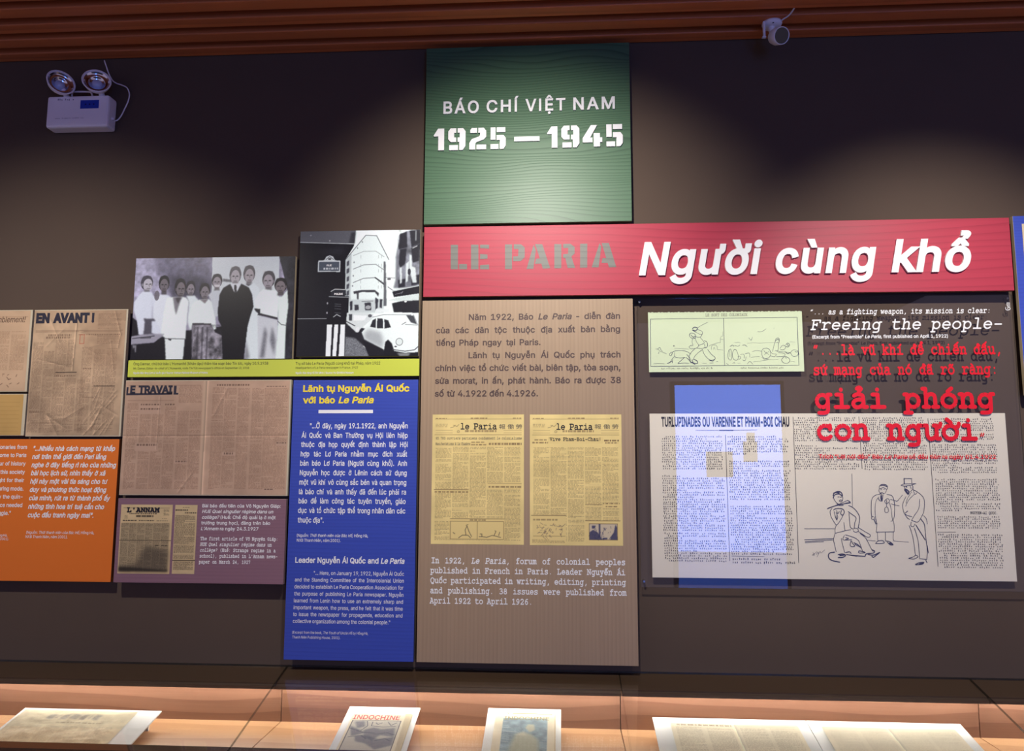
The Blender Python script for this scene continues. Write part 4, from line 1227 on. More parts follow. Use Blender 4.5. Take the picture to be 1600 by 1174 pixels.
# street name plate
pr.poly([(316, 268), (360, 266), (375, 240), (400, 230), (425, 240), (440, 268), (480, 272), (478, 355), (312, 352)], (196, 204, 204), 1, .7)
pr.poly([(324, 278), (472, 280), (470, 347), (320, 345)], (74, 82, 92), 1, .6)
pr.line([(372, 262), (400, 240), (428, 262)], 1.6, (60, 60, 66), .9); pr.oval(400, 258, 12, 8, (60, 60, 66), .9)
pr.head(.205, .325, .30, .315, (220, 226, 226), .9, wl=(4, 8))
# corner building
pr.poly([(520, 265), (665, 85), (745, 90), (835, 265), (800, 330), (800, 660), (545, 660), (535, 540), (515, 540)], (222, 236, 232), 1, .8)
pr.poly([(520, 265), (560, 215), (555, 640), (540, 540), (515, 540)], (170, 180, 180), .8, 1.5)
for yy in (280, 335, 395, 450, 500): pr.poly([(527, yy), (545, yy - 10), (543, yy + 26), (526, yy + 34)], (60, 62, 70), .9, .8)
pr.line([(520, 262), (665, 85), (745, 90), (835, 268)], 2, (90, 94, 98), .9)
for y0, y1, a in ((205, 205, .5), (305, 302, .8), (405, 400, .9)):
    pr.line([(575, y0 + 30), (650, y0), (740, y1), (800, y1 + 42)], 1.8, (96, 100, 104), a)
pr.line([(735, 400), (800, 450)], 3, (44, 44, 50), .9)
for x in (630, 760, 782):
    for y in (235, 300, 340, 420, 460): pr.line([(x, y), (x, y + 20)], 1.3, (130, 136, 138), .6)
for x, y in ((605, 180), (580, 285), (575, 385), (640, 135), (570, 460)): pr.oval(x, y, 5, 7, (110, 116, 120), .7)
pr.poly([(578, 500), (640, 490), (735, 492), (765, 515), (760, 540), (735, 508), (640, 505), (580, 520)], (50, 50, 56), .95, .8)
pr.poly([(600, 510), (618, 506), (616, 560), (604, 560)], (60, 60, 66), .9, .8)
pr.poly([(550, 560), (800, 560), (800, 660), (550, 660)], (176, 186, 186), .7, 2)
for p in ([(585, 598), (616, 598), (616, 636), (588, 640)], [(660, 585), (705, 580), (710, 640), (664, 640)], [(738, 545), (760, 560), (756, 620), (740, 640)], [(770, 560), (790, 560), (786, 625), (772, 620)], [(552, 575), (570, 570), (570, 635), (552, 640)]): pr.poly(p, (48, 48, 56), .95, .8)
pr.oval(686, 618, 20, 14, (200, 206, 206), .7); pr.line([(640, 575), (720, 572)], 2, (90, 92, 96), .8)
pr.poly([(798, 280), (812, 285), (822, 610), (800, 610)], (70, 72, 78), .85, 1)
pr.line([(805, 400), (880, 405)], 1.4, (80, 80, 86), .8); pr.line([(830, 470), (880, 505)], 2, (70, 70, 76), .8); pr.oval(838, 412, 14, 8, (60, 60, 66), .8)
# right-hand building
pr.poly([(905, 85), (965, 55), (1070, 45), (1062, 480), (870, 480), (885, 420), (885, 250), (900, 170)], (112, 116, 124), 1, 2)
pr.a *= (1 + .9 * (cloud(320, 336, 22) - .5) * ((pr.X > 262) & (pr.Y < 150)))[..., None]
for p in ([(915, 80), (965, 62), (970, 180), (905, 195)], [(985, 55), (1060, 50), (1062, 150), (1000, 180)], [(915, 195), (965, 185), (955, 300), (920, 330), (908, 300)], [(1000, 185), (1062, 150), (1055, 280), (1010, 295), (1002, 240)], [(905, 420), (960, 410), (955, 470), (905, 478)], [(1000, 400), (1060, 380), (1060, 450), (1000, 462)]): pr.poly(p, (34, 34, 42), .95, 1.2)
for p in ([(916, 330), (930, 325), (932, 440), (918, 450)], [(985, 230), (1002, 240), (1005, 320), (1030, 330), (1040, 440), (1010, 440), (985, 340)], [(960, 300), (985, 280), (975, 430), (960, 440)], [(1028, 55), (1034, 55), (1034, 130), (1028, 130)]): pr.poly(p, (214, 226, 224), .9, 1.2)
pr.oval(985, 360, 12, 24, (44, 44, 52), .9); pr.line([(1010, 185), (1040, 170)], 2.5, (190, 196, 196), .8)
pr.poly([(862, 505), (1062, 462), (1062, 520), (875, 545)], (30, 30, 36), 1, .8)
pr.line([(866, 498), (1062, 462)], 2.5, (190, 200, 198), .9); pr.line([(885, 525), (925, 515), (940, 505), (930, 520)], 1.3, (150, 150, 156), .8)
pr.poly([(830, 570), (900, 548), (1062, 520), (1062, 575), (940, 575)], (184, 196, 192), .9, 1, tex=.5)
pr.poly([(860, 590), (930, 575), (1060, 570), (1060, 680), (880, 680)], (34, 34, 40), 1, 1)
pr.oval(960, 578, 10, 6, (230, 236, 232), .9)
# road and kiosk
pr.poly([(518, 740), (1060, 860), (1060, 985), (515, 985)], (36, 36, 42), 1, 1)
pr.poly([(520, 830), (590, 840), (760, 985), (515, 985)], (150, 156, 160), .95, 1.5, tex=.6)
pr.line([(655, 900), (750, 975)], 2.5, (200, 206, 206), .8)
pr.poly([(398, 530), (545, 535), (540, 745), (385, 742)], (24, 24, 30), 1, .7)
pr.poly([(415, 495), (430, 483), (520, 485), (525, 530), (410, 530)], (44, 46, 52), 1, .7)
pr.line([(412, 498), (440, 482), (515, 486)], 2.2, (190, 196, 196), .9); pr.line([(398, 536), (545, 543)], 2.2, (150, 156, 158), .9)
for y in (590, 605, 625, 655): pr.line([(440, y), (485, y + 4)], 1.2, (120, 124, 128), .7)
pr.line([(432, 685), (455, 668), (482, 682)], 2.4, (170, 176, 178), .9); pr.oval(386, 585, 5, 8, (170, 170, 176), .9); pr.oval(383, 655, 5, 8, (170, 170, 176), .9)
pr.line([(160, 697), (378, 697)], 1.8, (150, 156, 158), .9)
for x0, x1, b0, b1 in ((383, 421, 374, 410), (438, 468, 424, 452), (485, 518, 470, 512)): pr.poly([(x0, 740), (x1, 742), (b1, 985), (b0, 985)], (232, 240, 238), 1, .7)
# far white car, then the large one
pr.poly([(530, 655), (680, 660), (725, 668), (720, 700), (650, 760), (600, 800), (525, 730)], (206, 216, 214), 1, .8)
pr.poly([(545, 668), (570, 665), (568, 715), (545, 712)], (46, 48, 54), .9, .8); pr.poly([(580, 672), (680, 680), (660, 712), (580, 715)], (232, 240, 238), .9, 1)
pr.line([(525, 718), (590, 752)], 2.5, (50, 50, 56), .9); pr.oval(610, 780, 14, 20, (220, 226, 226), .9); pr.oval(700, 680, 14, 12, (60, 60, 66), .8)
pr.poly([(745, 628), (840, 628), (842, 655), (735, 658)], (220, 230, 228), .95, .8)
pr.poly([(640, 800), (690, 740), (720, 695), (800, 668), (880, 655), (1060, 662), (1058, 985), (860, 985), (795, 920), (660, 850)], (226, 238, 234), 1, .8)
pr.poly([(655, 810), (690, 775), (780, 800), (800, 860), (795, 920), (660, 850)], (140, 146, 150), .7, 5)
pr.poly([(702, 760), (720, 712), (745, 700), (742, 768)], (40, 42, 48), 1, .7); pr.poly([(755, 698), (795, 702), (798, 772), (750, 770)], (44, 46, 52), 1, .7); pr.poly([(806, 705), (835, 715), (855, 765), (808, 774)], (38, 40, 46), 1, .7)
pr.poly([(965, 678), (1020, 680), (1045, 745), (1000, 730)], (50, 52, 58), .9, .8); pr.line([(1020, 676), (1052, 750)], 2, (150, 156, 158), .9); pr.line([(935, 745), (965, 728)], 1.6, (60, 60, 66), .9); pr.line([(960, 745), (1045, 750)], 1.5, (100, 104, 106), .8)
pr.line([(720, 690), (800, 672), (1000, 675)], 1.6, (110, 114, 118), .8)
pr.poly([(806, 925), (815, 870), (835, 852), (862, 880), (880, 935), (960, 950), (1058, 945), (1058, 985), (800, 985)], (26, 26, 32), 1, .9)
pr.poly([(640, 850), (800, 925), (805, 985), (700, 985)], (30, 30, 36), 1, 1)
pr.oval(917, 870, 27, 28, (120, 126, 130), 1, .8); pr.oval(917, 870, 22, 23, (214, 226, 222), 1, .8)
pr.line([(868, 925), (960, 938), (1030, 928), (1055, 905)], 2.4, (70, 72, 78), .9); pr.oval(890, 904, 10, 5, (60, 60, 66), .9)
pr.poly([(900, 950), (1000, 952), (985, 972), (920, 972)], (150, 156, 156), .8, 1.5)
pr.line([(990, 780), (1006, 815)], 2, (250, 252, 250), .8)
pr.a = pr.a * 1.06 + RNG.normal(0, 4, (336, 320, 1))
X0, X1, Z0, Z1 = R
ph = print_part('photo_print', t, pl, X0 + .001, Z0 + .001, X1 - .002, Z1 - .001, pr, PHOTO)
text_block('kiosk_lettering', ph, pl, [L('POLICE', 434, 496, 521, q7)], INK_WHITE, 13 / 4.696, bold=0.03, h=0.0009)
text_block('plate_lettering', ph, pl, [L('RUE', 378, 415, 311, q7)], INK_WHITE, 12 / 4.696, bold=0.02, h=0.0009)

# ---- newspapers on the left
CREAM_EDGE = mat('newspaper_board_edge', (206, 194, 164), rough=0.6)
t, pl, R = board('newspaper_board', 'wrinkled newspaper page with large dark EN AVANT headline', 'newspaper', [(53.6, 484.9), (200, 482.9), (189, 681.9), (39.9, 682.9)], 0.034, CREAM_EDGE)
pr = Print(230, 310, (190, 162, 130)); pr.quad((0, 0), (1, 0), (1, 1), (0, 1))
ink = (92, 68, 54)
pr.mottle(.16, 3); pr.mottle(.08, 14)
for x0, x1, y0, y1 in ((.02, .13, .26, .98), (.14, .25, .33, .98), (.26, .38, .24, .98), (.39, .46, .24, .46), (.39, .5, .55, .98), (.52, .6, .56, .98), (.55, .66, .3, .98), (.68, .8, .31, .97), (.81, .93, .31, .97)):
    pr.lines(x0, x1, y0, y1, 3.0, ink, .5)
pr.lines(.7, .95, .03, .16, 3, ink, .5); pr.lines(.7, .95, .2, .28, 4, ink, .45)
for a in ((.03, .165, .97, .165), (.03, .175, .5, .175), (.55, .175, .95, .175)): pr.rule(*a, ink, .6)
for x0, x1, y0, y1 in ((.17, .42, .195, .21), (.15, .42, .215, .23), (.5, .95, .195, .205), (.27, .5, .525, .535), (.57, .67, .465, .475), (.03, .2, .81, .82)): pr.head(x0, x1, y0, y1, ink, .7, wl=(2, 5))
pr.rule(.28, .5, .5, .5, (50, 40, 38), .9, 2); pr.rule(.7, .61, .92, .61, (60, 48, 42), .9, 2); pr.rule(.6, .7, .7, .7, ink, .6); pr.rule(.05, .9, .3, .9, ink, .7)
for a in ((.515, .2, .56, .2), (.515, .27, .56, .27), (.515, .2, .515, .27), (.56, .2, .56, .27)): pr.rule(*a, (186, 84, 62), .8, 1.4)
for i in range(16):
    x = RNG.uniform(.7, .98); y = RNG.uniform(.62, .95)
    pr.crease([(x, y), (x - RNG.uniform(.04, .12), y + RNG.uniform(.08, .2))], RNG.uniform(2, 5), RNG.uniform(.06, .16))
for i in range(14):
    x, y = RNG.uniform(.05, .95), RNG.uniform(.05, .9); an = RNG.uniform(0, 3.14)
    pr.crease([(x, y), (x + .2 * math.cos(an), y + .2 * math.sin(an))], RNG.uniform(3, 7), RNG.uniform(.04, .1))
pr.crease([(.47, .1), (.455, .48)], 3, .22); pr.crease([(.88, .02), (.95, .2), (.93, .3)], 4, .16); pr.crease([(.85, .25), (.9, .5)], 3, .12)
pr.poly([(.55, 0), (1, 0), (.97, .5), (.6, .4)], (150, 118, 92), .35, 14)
X0, X1, Z0, Z1 = R
e = .007
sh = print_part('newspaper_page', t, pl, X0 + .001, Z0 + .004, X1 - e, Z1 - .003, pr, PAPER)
qn = lambda x, y: (x / 4.89, 460 + y / 4.89)
INK_NAVY = mat('ink_navy', (44, 42, 56), rough=0.6)
text_block('masthead_lettering', sh, pl, [L('EN AVANT', 275, 683, 217, qn, 211)], INK_NAVY, 65 / 4.89, bold=0.055, h=0.0009)
text_block('masthead_lettering', sh, pl, [L('!', 700, 720, 211, qn)], INK_NAVY, 62 / 4.89, bold=0.055, h=0.0009)

t, pl, R = board('newspaper_board', 'peach newspaper page with italic headline, at the left edge above the booklet', 'newspaper', [(-80, 485.5), (51, 484.5), (42, 612.3), (-95, 612.8)], 0.032, CREAM_EDGE)
pr = Print(200, 210, (204, 172, 138)); pr.quad((0, 0), (1, 0), (1, 1), (0, 1))
pr.mottle(.08, 4)
for k in range(5): pr.lines(.03 + k * .19, .03 + k * .19 + .17, .26, .74, 3, (120, 84, 60), .4)
pr.rule(.02, .08, .97, .08, (120, 84, 60), .5)
for i in range(40):
    x, y = RNG.uniform(.05, .93), RNG.uniform(.78, .93)
    pr.line([(x, y), (x + RNG.uniform(-.03, .03), y + RNG.uniform(-.03, .03))], 1.4, (84, 56, 44), .7)
X0, X1, Z0, Z1 = R
sh = print_part('newspaper_page', t, pl, X0 + .001, Z0 + .003, X1 - .008, Z1 - .003, pr, PAPER)
text_block('masthead_lettering', sh, pl, [L('Rassemblement!', -150, 190, 215, qn)], mat('ink_umber', (98, 72, 56)), 44 / 4.89, italic=True, bold=0.004, h=0.0009)

t, pl, R = board('booklet_board', 'small tan ruled booklet page at the left edge beneath the peach newspaper', 'newspaper', [(-70, 616), (41, 615.8), (37.8, 680.9), (-75, 681.3)], 0.032, CREAM_EDGE)
pr = Print(150, 90, (198, 160, 96)); pr.quad((0, 0), (1, 0), (1, 1), (0, 1))
for k in range(8): pr.rule(.03, .2 + .1 * k, .95, .2 + .1 * k, (176, 138, 78), .6)
pr.mottle(.04, 4)
X0, X1, Z0, Z1 = R
print_part('booklet_page', t, pl, X0 + .001, Z0 + .002, X1 - .012, Z1 - .002, pr, PAPER)

# ---- orange panel
t, pl, R = board('quotation_panel', 'orange panel with a white italic quotation, at the left edge', 'panel', [(-120, 686.2), (187.2, 686.7), (172.2, 910.4), (-135, 906)], 0.035, mat('orange_panel', (232, 120, 40), rough=0.5, spec=0.3), mat('orange_edge', (150, 84, 40)))
q = lambda x, y: (x / 4.193, 660 + y / 4.193)
OL = [('"...Nhiều nhà cách mạng từ khắp', 215, 752, 187), ('nơi trên thế giới đến Pari lắng', 210, 693, 241), ('nghe ở đây tiếng rì rào của những', 206, 757, 295), ('bài học lịch sử, nhìn thấy ở xã', 202, 688, 348), ('hội này một vài tia sáng cho tư', 197, 700, 403), ('duy và phương thức hoạt động', 193, 693, 457), ('của mình, rút ra từ thành phố ấy', 188, 718, 512), ('những tinh hoa trí tuệ cần cho', 184, 680, 568), ('cuộc đấu tranh ngày mai".', 180, 612, 624)]
text_block('quotation_lettering', t, pl, [L(a, b, c, d, q) for a, b, c, d in OL], INK_WHITE, 30 / 4.193, bold=0.024, italic=True)
text_block('source_lettering', t, pl, [L('(Nguồn: _Thời _thanh _niên _của _Bác _Hồ, Hồng Hà,', 172, 617, 732, q), L('NXB Thanh Niên, năm 2001).', 168, 443, 760, q)], INK_WHITE, 18 / 4.193, bold=0.004)
OR = [('revolutionaries from', 177, 175), ('the world come to Paris', 173, 228), ('the endeavour of history', 168, 283), ('learned in this society', 163, 338), ('the light for their', 158, 392), ('restructuring mode.', 154, 447), ('this city the quin-', 148, 500), ('intelligence needed', 146, 555), ('struggle."', 70, 607)]
text_block('translated_lettering', t, pl, [L(a, -150, c, d, q) for a, c, d in OR], INK_WHITE, 25 / 4.193, bold=0.016, sx=0.92, align='right')
text_block('source_lettering', t, pl, [L('của Bác Hồ, Hồng Hà,', -150, 48, 748, q), L('Thanh Niên, 2001).', -150, 58, 772, q)], INK_WHITE, 16 / 4.193, bold=0.004, sx=0.9, align='right')

# ---- spread newspaper LE TRAVAIL
t, pl, R = board('newspaper_board', 'wide brown newspaper spread with centre fold and LE TRAVAIL masthead', 'newspaper', [(197.6, 594.1), (456.3, 594.1), (448.1, 775), (185, 774.4)], 0.038, CREAM_EDGE)
pr = Print(400, 280, (190, 158, 132)); pr.quad((0, 0), (1, 0), (1, 1), (0, 1))
ink = (110, 76, 58)
pr.mottle(.09, 4); pr.mottle(.05, 18)
for i, x0 in enumerate((.02, .1, .175, .25, .33, .405)):
    y0 = (.2, .3, .3, .23, .27, .27)[i]
    pr.lines(x0, x0 + .068, y0, .955, 2.9, ink, .5)
for i, x0 in enumerate((.535, .612, .69, .775, .85, .922)):
    pr.lines(x0, x0 + .07, .07 if i else .06, .955, 2.9, ink, .5)
pr.lines(.33, .47, .045, .2, 2.9, ink, .5)
bgc = (190, 158, 134)
for x0, y0, x1, y1 in ((.09, .2, .225, .29), (.08, .55, .22, .62), (.32, .7, .4, .73), (.61, .63, .69, .66), (.93, .54, .99, .57), (.86, .94, .93, .96)):
    pr.poly([(x0, y0), (x1, y0), (x1, y1), (x0, y1)], bgc, 1, .5)
for x0, x1, y0, y1 in ((.1, .22, .205, .22), (.1, .22, .245, .26), (.25, .31, .205, .218), (.56, .76, .035, .047), (.86, .98, .05, .06), (.09, .21, .56, .575), (.33, .4, .705, .72), (.62, .68, .635, .65), (.93, .99, .545, .555), (.87, .92, .945, .955)):
    pr.head(x0, x1, y0, y1, (78, 58, 48), .75, wl=(3, 7))
pr.rule(.02, .175, .3, .175, ink, .5); pr.rule(.02, .04, .46, .04, ink, .4)
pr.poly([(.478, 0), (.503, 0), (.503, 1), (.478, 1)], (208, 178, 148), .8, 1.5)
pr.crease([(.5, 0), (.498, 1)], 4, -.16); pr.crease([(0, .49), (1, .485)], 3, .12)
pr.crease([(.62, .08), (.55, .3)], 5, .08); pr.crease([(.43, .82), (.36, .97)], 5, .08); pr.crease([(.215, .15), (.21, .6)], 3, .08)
X0, X1, Z0, Z1 = R
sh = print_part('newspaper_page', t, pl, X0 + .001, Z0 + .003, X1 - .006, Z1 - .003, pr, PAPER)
qt = lambda x, y: (170 + x / 5.333, 580 + y / 5.333)
text_block('masthead_lettering', sh, pl, [L('E TRAVAI', 178, 530, 184, qt, 182)], INK_NAVY, 58 / 5.333, bold=0.045, h=0.0009)
zt = zoomer(170, 580, 5.333, pl)
g = G()
for po in ([(150, 134), (166, 134), (160, 186), (530, 182), (530, 196), (146, 202)], [(545, 122), (566, 122), (562, 182), (580, 182), (578, 196), (540, 196)]):
    pts = [zt(*p) for p in po][::-1]
    g.flat(pl, pts, 0.0009)
part('masthead_rule', g, INK_NAVY, sh)

# ---- mauve panel
t, pl, R = board('article_panel', 'mauve panel with two small yellowed newspaper clippings and white text', 'panel', [(185, 779.7), (448.1, 779.7), (441.9, 912.8), (176.6, 911.3)], 0.047, grain('mauve_panel', (142, 106, 118), (122, 88, 100), rough=0.5, freq=80, warp=0.03, stretch=.2, fac=.35, bump=.1, fine=.4), mat('mauve_edge', (150, 124, 118)))
q = lambda x, y: (170 + x / 5.333, 760 + y / 5.333)
text_block('body_lettering', t, pl, [L('Bài báo đầu tiên của Võ Nguyên Giáp:', 780, 1432, 178, q), L('_HUE _Quel _singulier _régime _dans _un', 777, 1368, 225, q), L('_collège? (Huế: Chế độ quái lạ ở một', 775, 1390, 273, q), L('trường trung học), đăng trên báo', 770, 1345, 320, q), L('_L’Annam ra ngày 24.3.1927', 767, 1247, 368, q)], INK_WHITE, 27 / 5.333, bold=0.014)
text_block('translated_lettering', t, pl, [L('The first article of Võ Nguyên Giáp:', 763, 1410, 452, q), L('_HUE _Quel _singulier _régime _dans _un', 760, 1355, 500, q), L('_collège? (Huế: Strange regime in a', 758, 1388, 548, q), L('school), published in L’Annam news-', 755, 1405, 597, q), L('paper on March 24, 1927', 750, 1178, 645, q)], INK_WHITE, 26 / 5.333, style='slab', slab_w=115)
qm = lambda x, y: (180 + x / 9.03, 780 + y / 9.03)
zm_ = zoomer(180, 780, 9.03, pl)


def clip(corners, build, w, h, base):
    c = [zm_(*p) for p in corners]
    u0, u1, v0, v1 = (c[0][0] + c[3][0]) / 2, (c[1][0] + c[2][0]) / 2, (c[2][1] + c[3][1]) / 2, (c[0][1] + c[1][1]) / 2
    pr = Print(w, h, base); pr.quad((0, 0), (1, 0), (1, 1), (0, 1)); build(pr)
    return print_part('newspaper_clipping', t, pl, u0, v0, u1, v1, pr, PAPER)


def b1(pr):
    pr.mottle(.06, 5); ink = (44, 38, 34)
    pr.poly([(.02, .27), (.96, .27), (.96, .96), (.02, .96)], (150, 134, 104), .55, 1)
    for k in range(6): pr.lines(.03 + k * .155, .03 + k * .155 + .14, .27, .96, 2.6, ink, .62)
    pr.rule(.05, .05, .94, .05, ink, .8); pr.head(.17, .7, .128, .145, ink, .9, wl=(3, 8)); pr.head(.3, .64, .155, .185, ink, .85, wl=(12, 24))
    for x0, x1, y0, y1 in ((.83, .94, .07, .11), (.83, .94, .12, .16), (.08, .14, .16, .21), (.8, .9, .2, .21)): pr.lines(x0, x1, y0, y1, 2.4, ink, .7)
    pr.head(.05, .32, .225, .245, ink, .9, wl=(6, 12)); pr.head(.36, .66, .225, .245, ink, .8, wl=(4, 9)); pr.head(.7, .92, .23, .245, ink, .5)
    pr.rule(0, .52, 1, .52, ink, .7, 2); pr.head(.7, .78, .585, .6, ink, .9); pr.head(.82, .95, .59, .6, ink, .9)
    pr.poly([(.5, .6), (.96, .66), (.96, .965), (.02, .97), (.02, .9), (.35, .85)], (52, 46, 42), .5, 8)
    pr.poly([(.02, .9), (.96, .94), (.96, .965), (.02, .97)], (32, 28, 26), .7, 3)


def b2(pr):
    pr.mottle(.05, 4); ink = (52, 44, 38)
    pr.lines(.04, .93, .15, .79, 3.0, ink, .85, fill=.6); pr.lines(.06, .93, .82, .95, 3.0, ink, .85, fill=.6)
    pr.head(.35, .65, .035, .045, ink, .8); pr.head(.03, .6, .07, .09, ink, .95, wl=(5, 10)); pr.head(.45, .96, .11, .125, ink, .95, wl=(4, 8))
    pr.rule(.0, .805, 1, .803, (40, 32, 28), .95, 3)


c1 = clip([(90, 75), (820, 85), (757, 1055), (28, 1055)], b1, 190, 240, (214, 188, 140))
clip([(852, 85), (1168, 85), (1110, 1058), (795, 1058)], b2, 90, 240, (208, 184, 138))
text_block('masthead_lettering', c1, pl, [L("L'ANNAM", 165, 615, 185, qm)], INK_BLACK, 62 / 9.03, style='slab', slab_w=170, h=0.0009)

# ---- glass panel with red and white lettering, two prints behind it
GF, GB = 0.028, 0.022
pl = W(GF)
X0 = (pl.at(993, 467.5)[0] + pl.at(1003, 917)[0]) / 2; X1 = (pl.at(1581, 459.6)[0] + pl.at(1597, 679)[0]) / 2
Z1 = (pl.at(993, 467.5)[1] + pl.at(1581, 459.6)[1]) / 2; Z0 = (pl.at(1003, 917)[1] + pl.at(1600, 926.5)[1]) / 2
t = thing('glass_panel', 'large clear glass panel with red and white lettering under the red heading board', 'glass panel', ((X0 + X1) / 2, 0, Z0))
GLASS = glass('clear_glass', f0=0.05)
GEDGE = glass('glass_edge', f0=0.12, tint=(0.42, 0.46, 0.46), rough=0.2)
pane = part('pane', G().box((X0, -GF, Z0), (X1, -GB, Z1)), GLASS, t)
pane.data.materials.append(GEDGE)
for p in pane.data.polygons:
    if abs(p.normal.y) < 0.5: p.material_index = 1
STEEL = mat('steel', (150, 150, 152), rough=0.3, metal=1.0)
for x in (X0 + .012, X1 - .012):
    for z in (Z0 + .02, Z1 - .012):
        part('standoff', G().lathe((x, -.001, z), (0, -1, 0), [(0.0, 0.0), (.004, 0), (.004, GB - .001), (0.0, GB - .001)], 16), STEEL, t)
VINYL_RED = mat('vinyl_red', (232, 26, 44), rough=0.4)
VINYL_WHITE = mat('vinyl_white', (240, 240, 238), rough=0.4)
q = lambda x, y: (1240 + x / 4.444, 460 + y / 4.444)
q6 = lambda x, y: (1230 + x / 3.914, 630 + y / 3.914)
text_block('white_lettering', t, pl, [L('“... as a fighting weapon, its mission is clear:', 110, 1365, 138, q, 131)], VINYL_WHITE, 33 / 4.444, style='slab', italic=True, slab_w=105, split=True)
text_block('white_lettering', t, pl, [L('Freeing the people-', 115, 1443, 244, q, 240)], VINYL_WHITE, 70 / 4.444, style='slab', italic=True, slab_w=86, split=True)
text_block('white_lettering', t, pl, [L('(Excerpt from “Preamble” _Le _Paria, first published on April 1, 1922)', 130, 1072, 305, q, 303)], VINYL_WHITE, 22 / 4.444, bold=0.02)
text_block('red_lettering', t, pl, [L('“...là vũ khí để chiến đấu,', 130, 1445, 418, q, 416), L('sứ mạng của nó đã rõ ràng:', 135, 1415, 557, q, 554)], VINYL_RED, 66 / 4.444, style='slab', slab_w=122, split=True)
text_block('red_lettering', t, pl, [L('giải phóng', 145, 1385, 788, q, 786)], VINYL_RED, 128 / 4.444, style='slab', slab_w=128, split=True)
text_block('red_lettering', t, pl, [L('con người', 178, 1155, 222, q6, 222)], VINYL_RED, 118 / 3.914, style='slab', slab_w=128, split=True)
text_block('red_lettering', t, pl, [L('“', 1176, 1212, 250, q6)], VINYL_RED, 66 / 3.914, style='slab', slab_w=95)
text_block('red_lettering', t, pl, [L('Trích “Lời nói đầu” Báo _Le _Paria số đầu tiên ra ngày 01.4.1922', 193, 1278, 338, q6, 342)], VINYL_RED, 24 / 3.914, bold=0.016, split=True)
zl = zoomer(1540, 460, 19.57, pl)
g = G()
for st, wd in (([(612, 400), (615, 460), (660, 485), (735, 465), (740, 420), (700, 395), (670, 420), (680, 455)], .0022), ([(655, 250), (650, 330), (690, 390)], .0018), ([(690, 250), (690, 390)], .0016), ([(725, 250), (735, 390)], .0016)):
    ribbon(g, pl, [zl(*p) for p in st], wd)
part('white_mark', g, VINYL_WHITE, t, 'tiny white mark in the corner')

# cartoon print
PF = 0.0218
t, pl, R = board('cartoon_print', 'pale green cartoon strip of two ink drawings behind the glass panel', 'print', [(1012.5, 489.2), (1252.7, 486.3), (1256.7, 580.5), (1014.3, 581.8)], PF, mat('pale_green_paper', (222, 236, 196), rough=0.6, spec=0.2, noise=((6, 6, 6), 0.04)), thick=0.005, bev=0.0, pname='sheet')
X0, X1, Z0, Z1 = R
q = zoomer(1000, 470, 6.154, pl)
q8 = lambda x, y: (1000 + x / 6.154, 470 + y / 6.154)
INK_BLUE = mat('ink_blue_black', (58, 60, 92), rough=0.6)
# torn top edge: small paper tabs along the top
g = G()
n = 46
for i in range(n):
    x = X0 + (X1 - X0) * i / n; wdt = (X1 - X0) / n
    g.box((x, -PF, Z1 - .0005), (x + wdt * .6, -PF + .003, Z1 + .0016 + .0008 * math.sin(i * 2.3)))
part('torn_edge', g, MATS['pale_green_paper'], t)
text_block('title_lettering', t, pl, [L('LE SORT DES COLONIAUX', 628, 1030, 151, q8, 147)], INK_GREY, 24 / 6.154, style='slab', slab_w=70)
g = G()
for st, wd in (([(100, 178), (103, 632)], 4.5), ([(100, 178), (805, 168)], 3), ([(805, 168), (1510, 160)], 3), ([(803, 168), (813, 624)], 4), ([(1510, 160), (1528, 622)], 4), ([(103, 632), (812, 625)], 4), ([(812, 625), (1528, 622)], 3.5)):
    ribbon(g, pl, [q(*p) for p in st], wd / 6.154 * .00245, smooth=False)
part('drawing_frame', g, INK_BLUE, t)


def draw(parent, name, strokes, conv, scale, default, m, pl):
    g = G()
    for st in strokes:
        wd = default
        if isinstance(st, tuple): st, wd = st
        ribbon(g, pl, [conv(*p) for p in st], wd / scale * .00245)
    return part(name, g, m, parent)


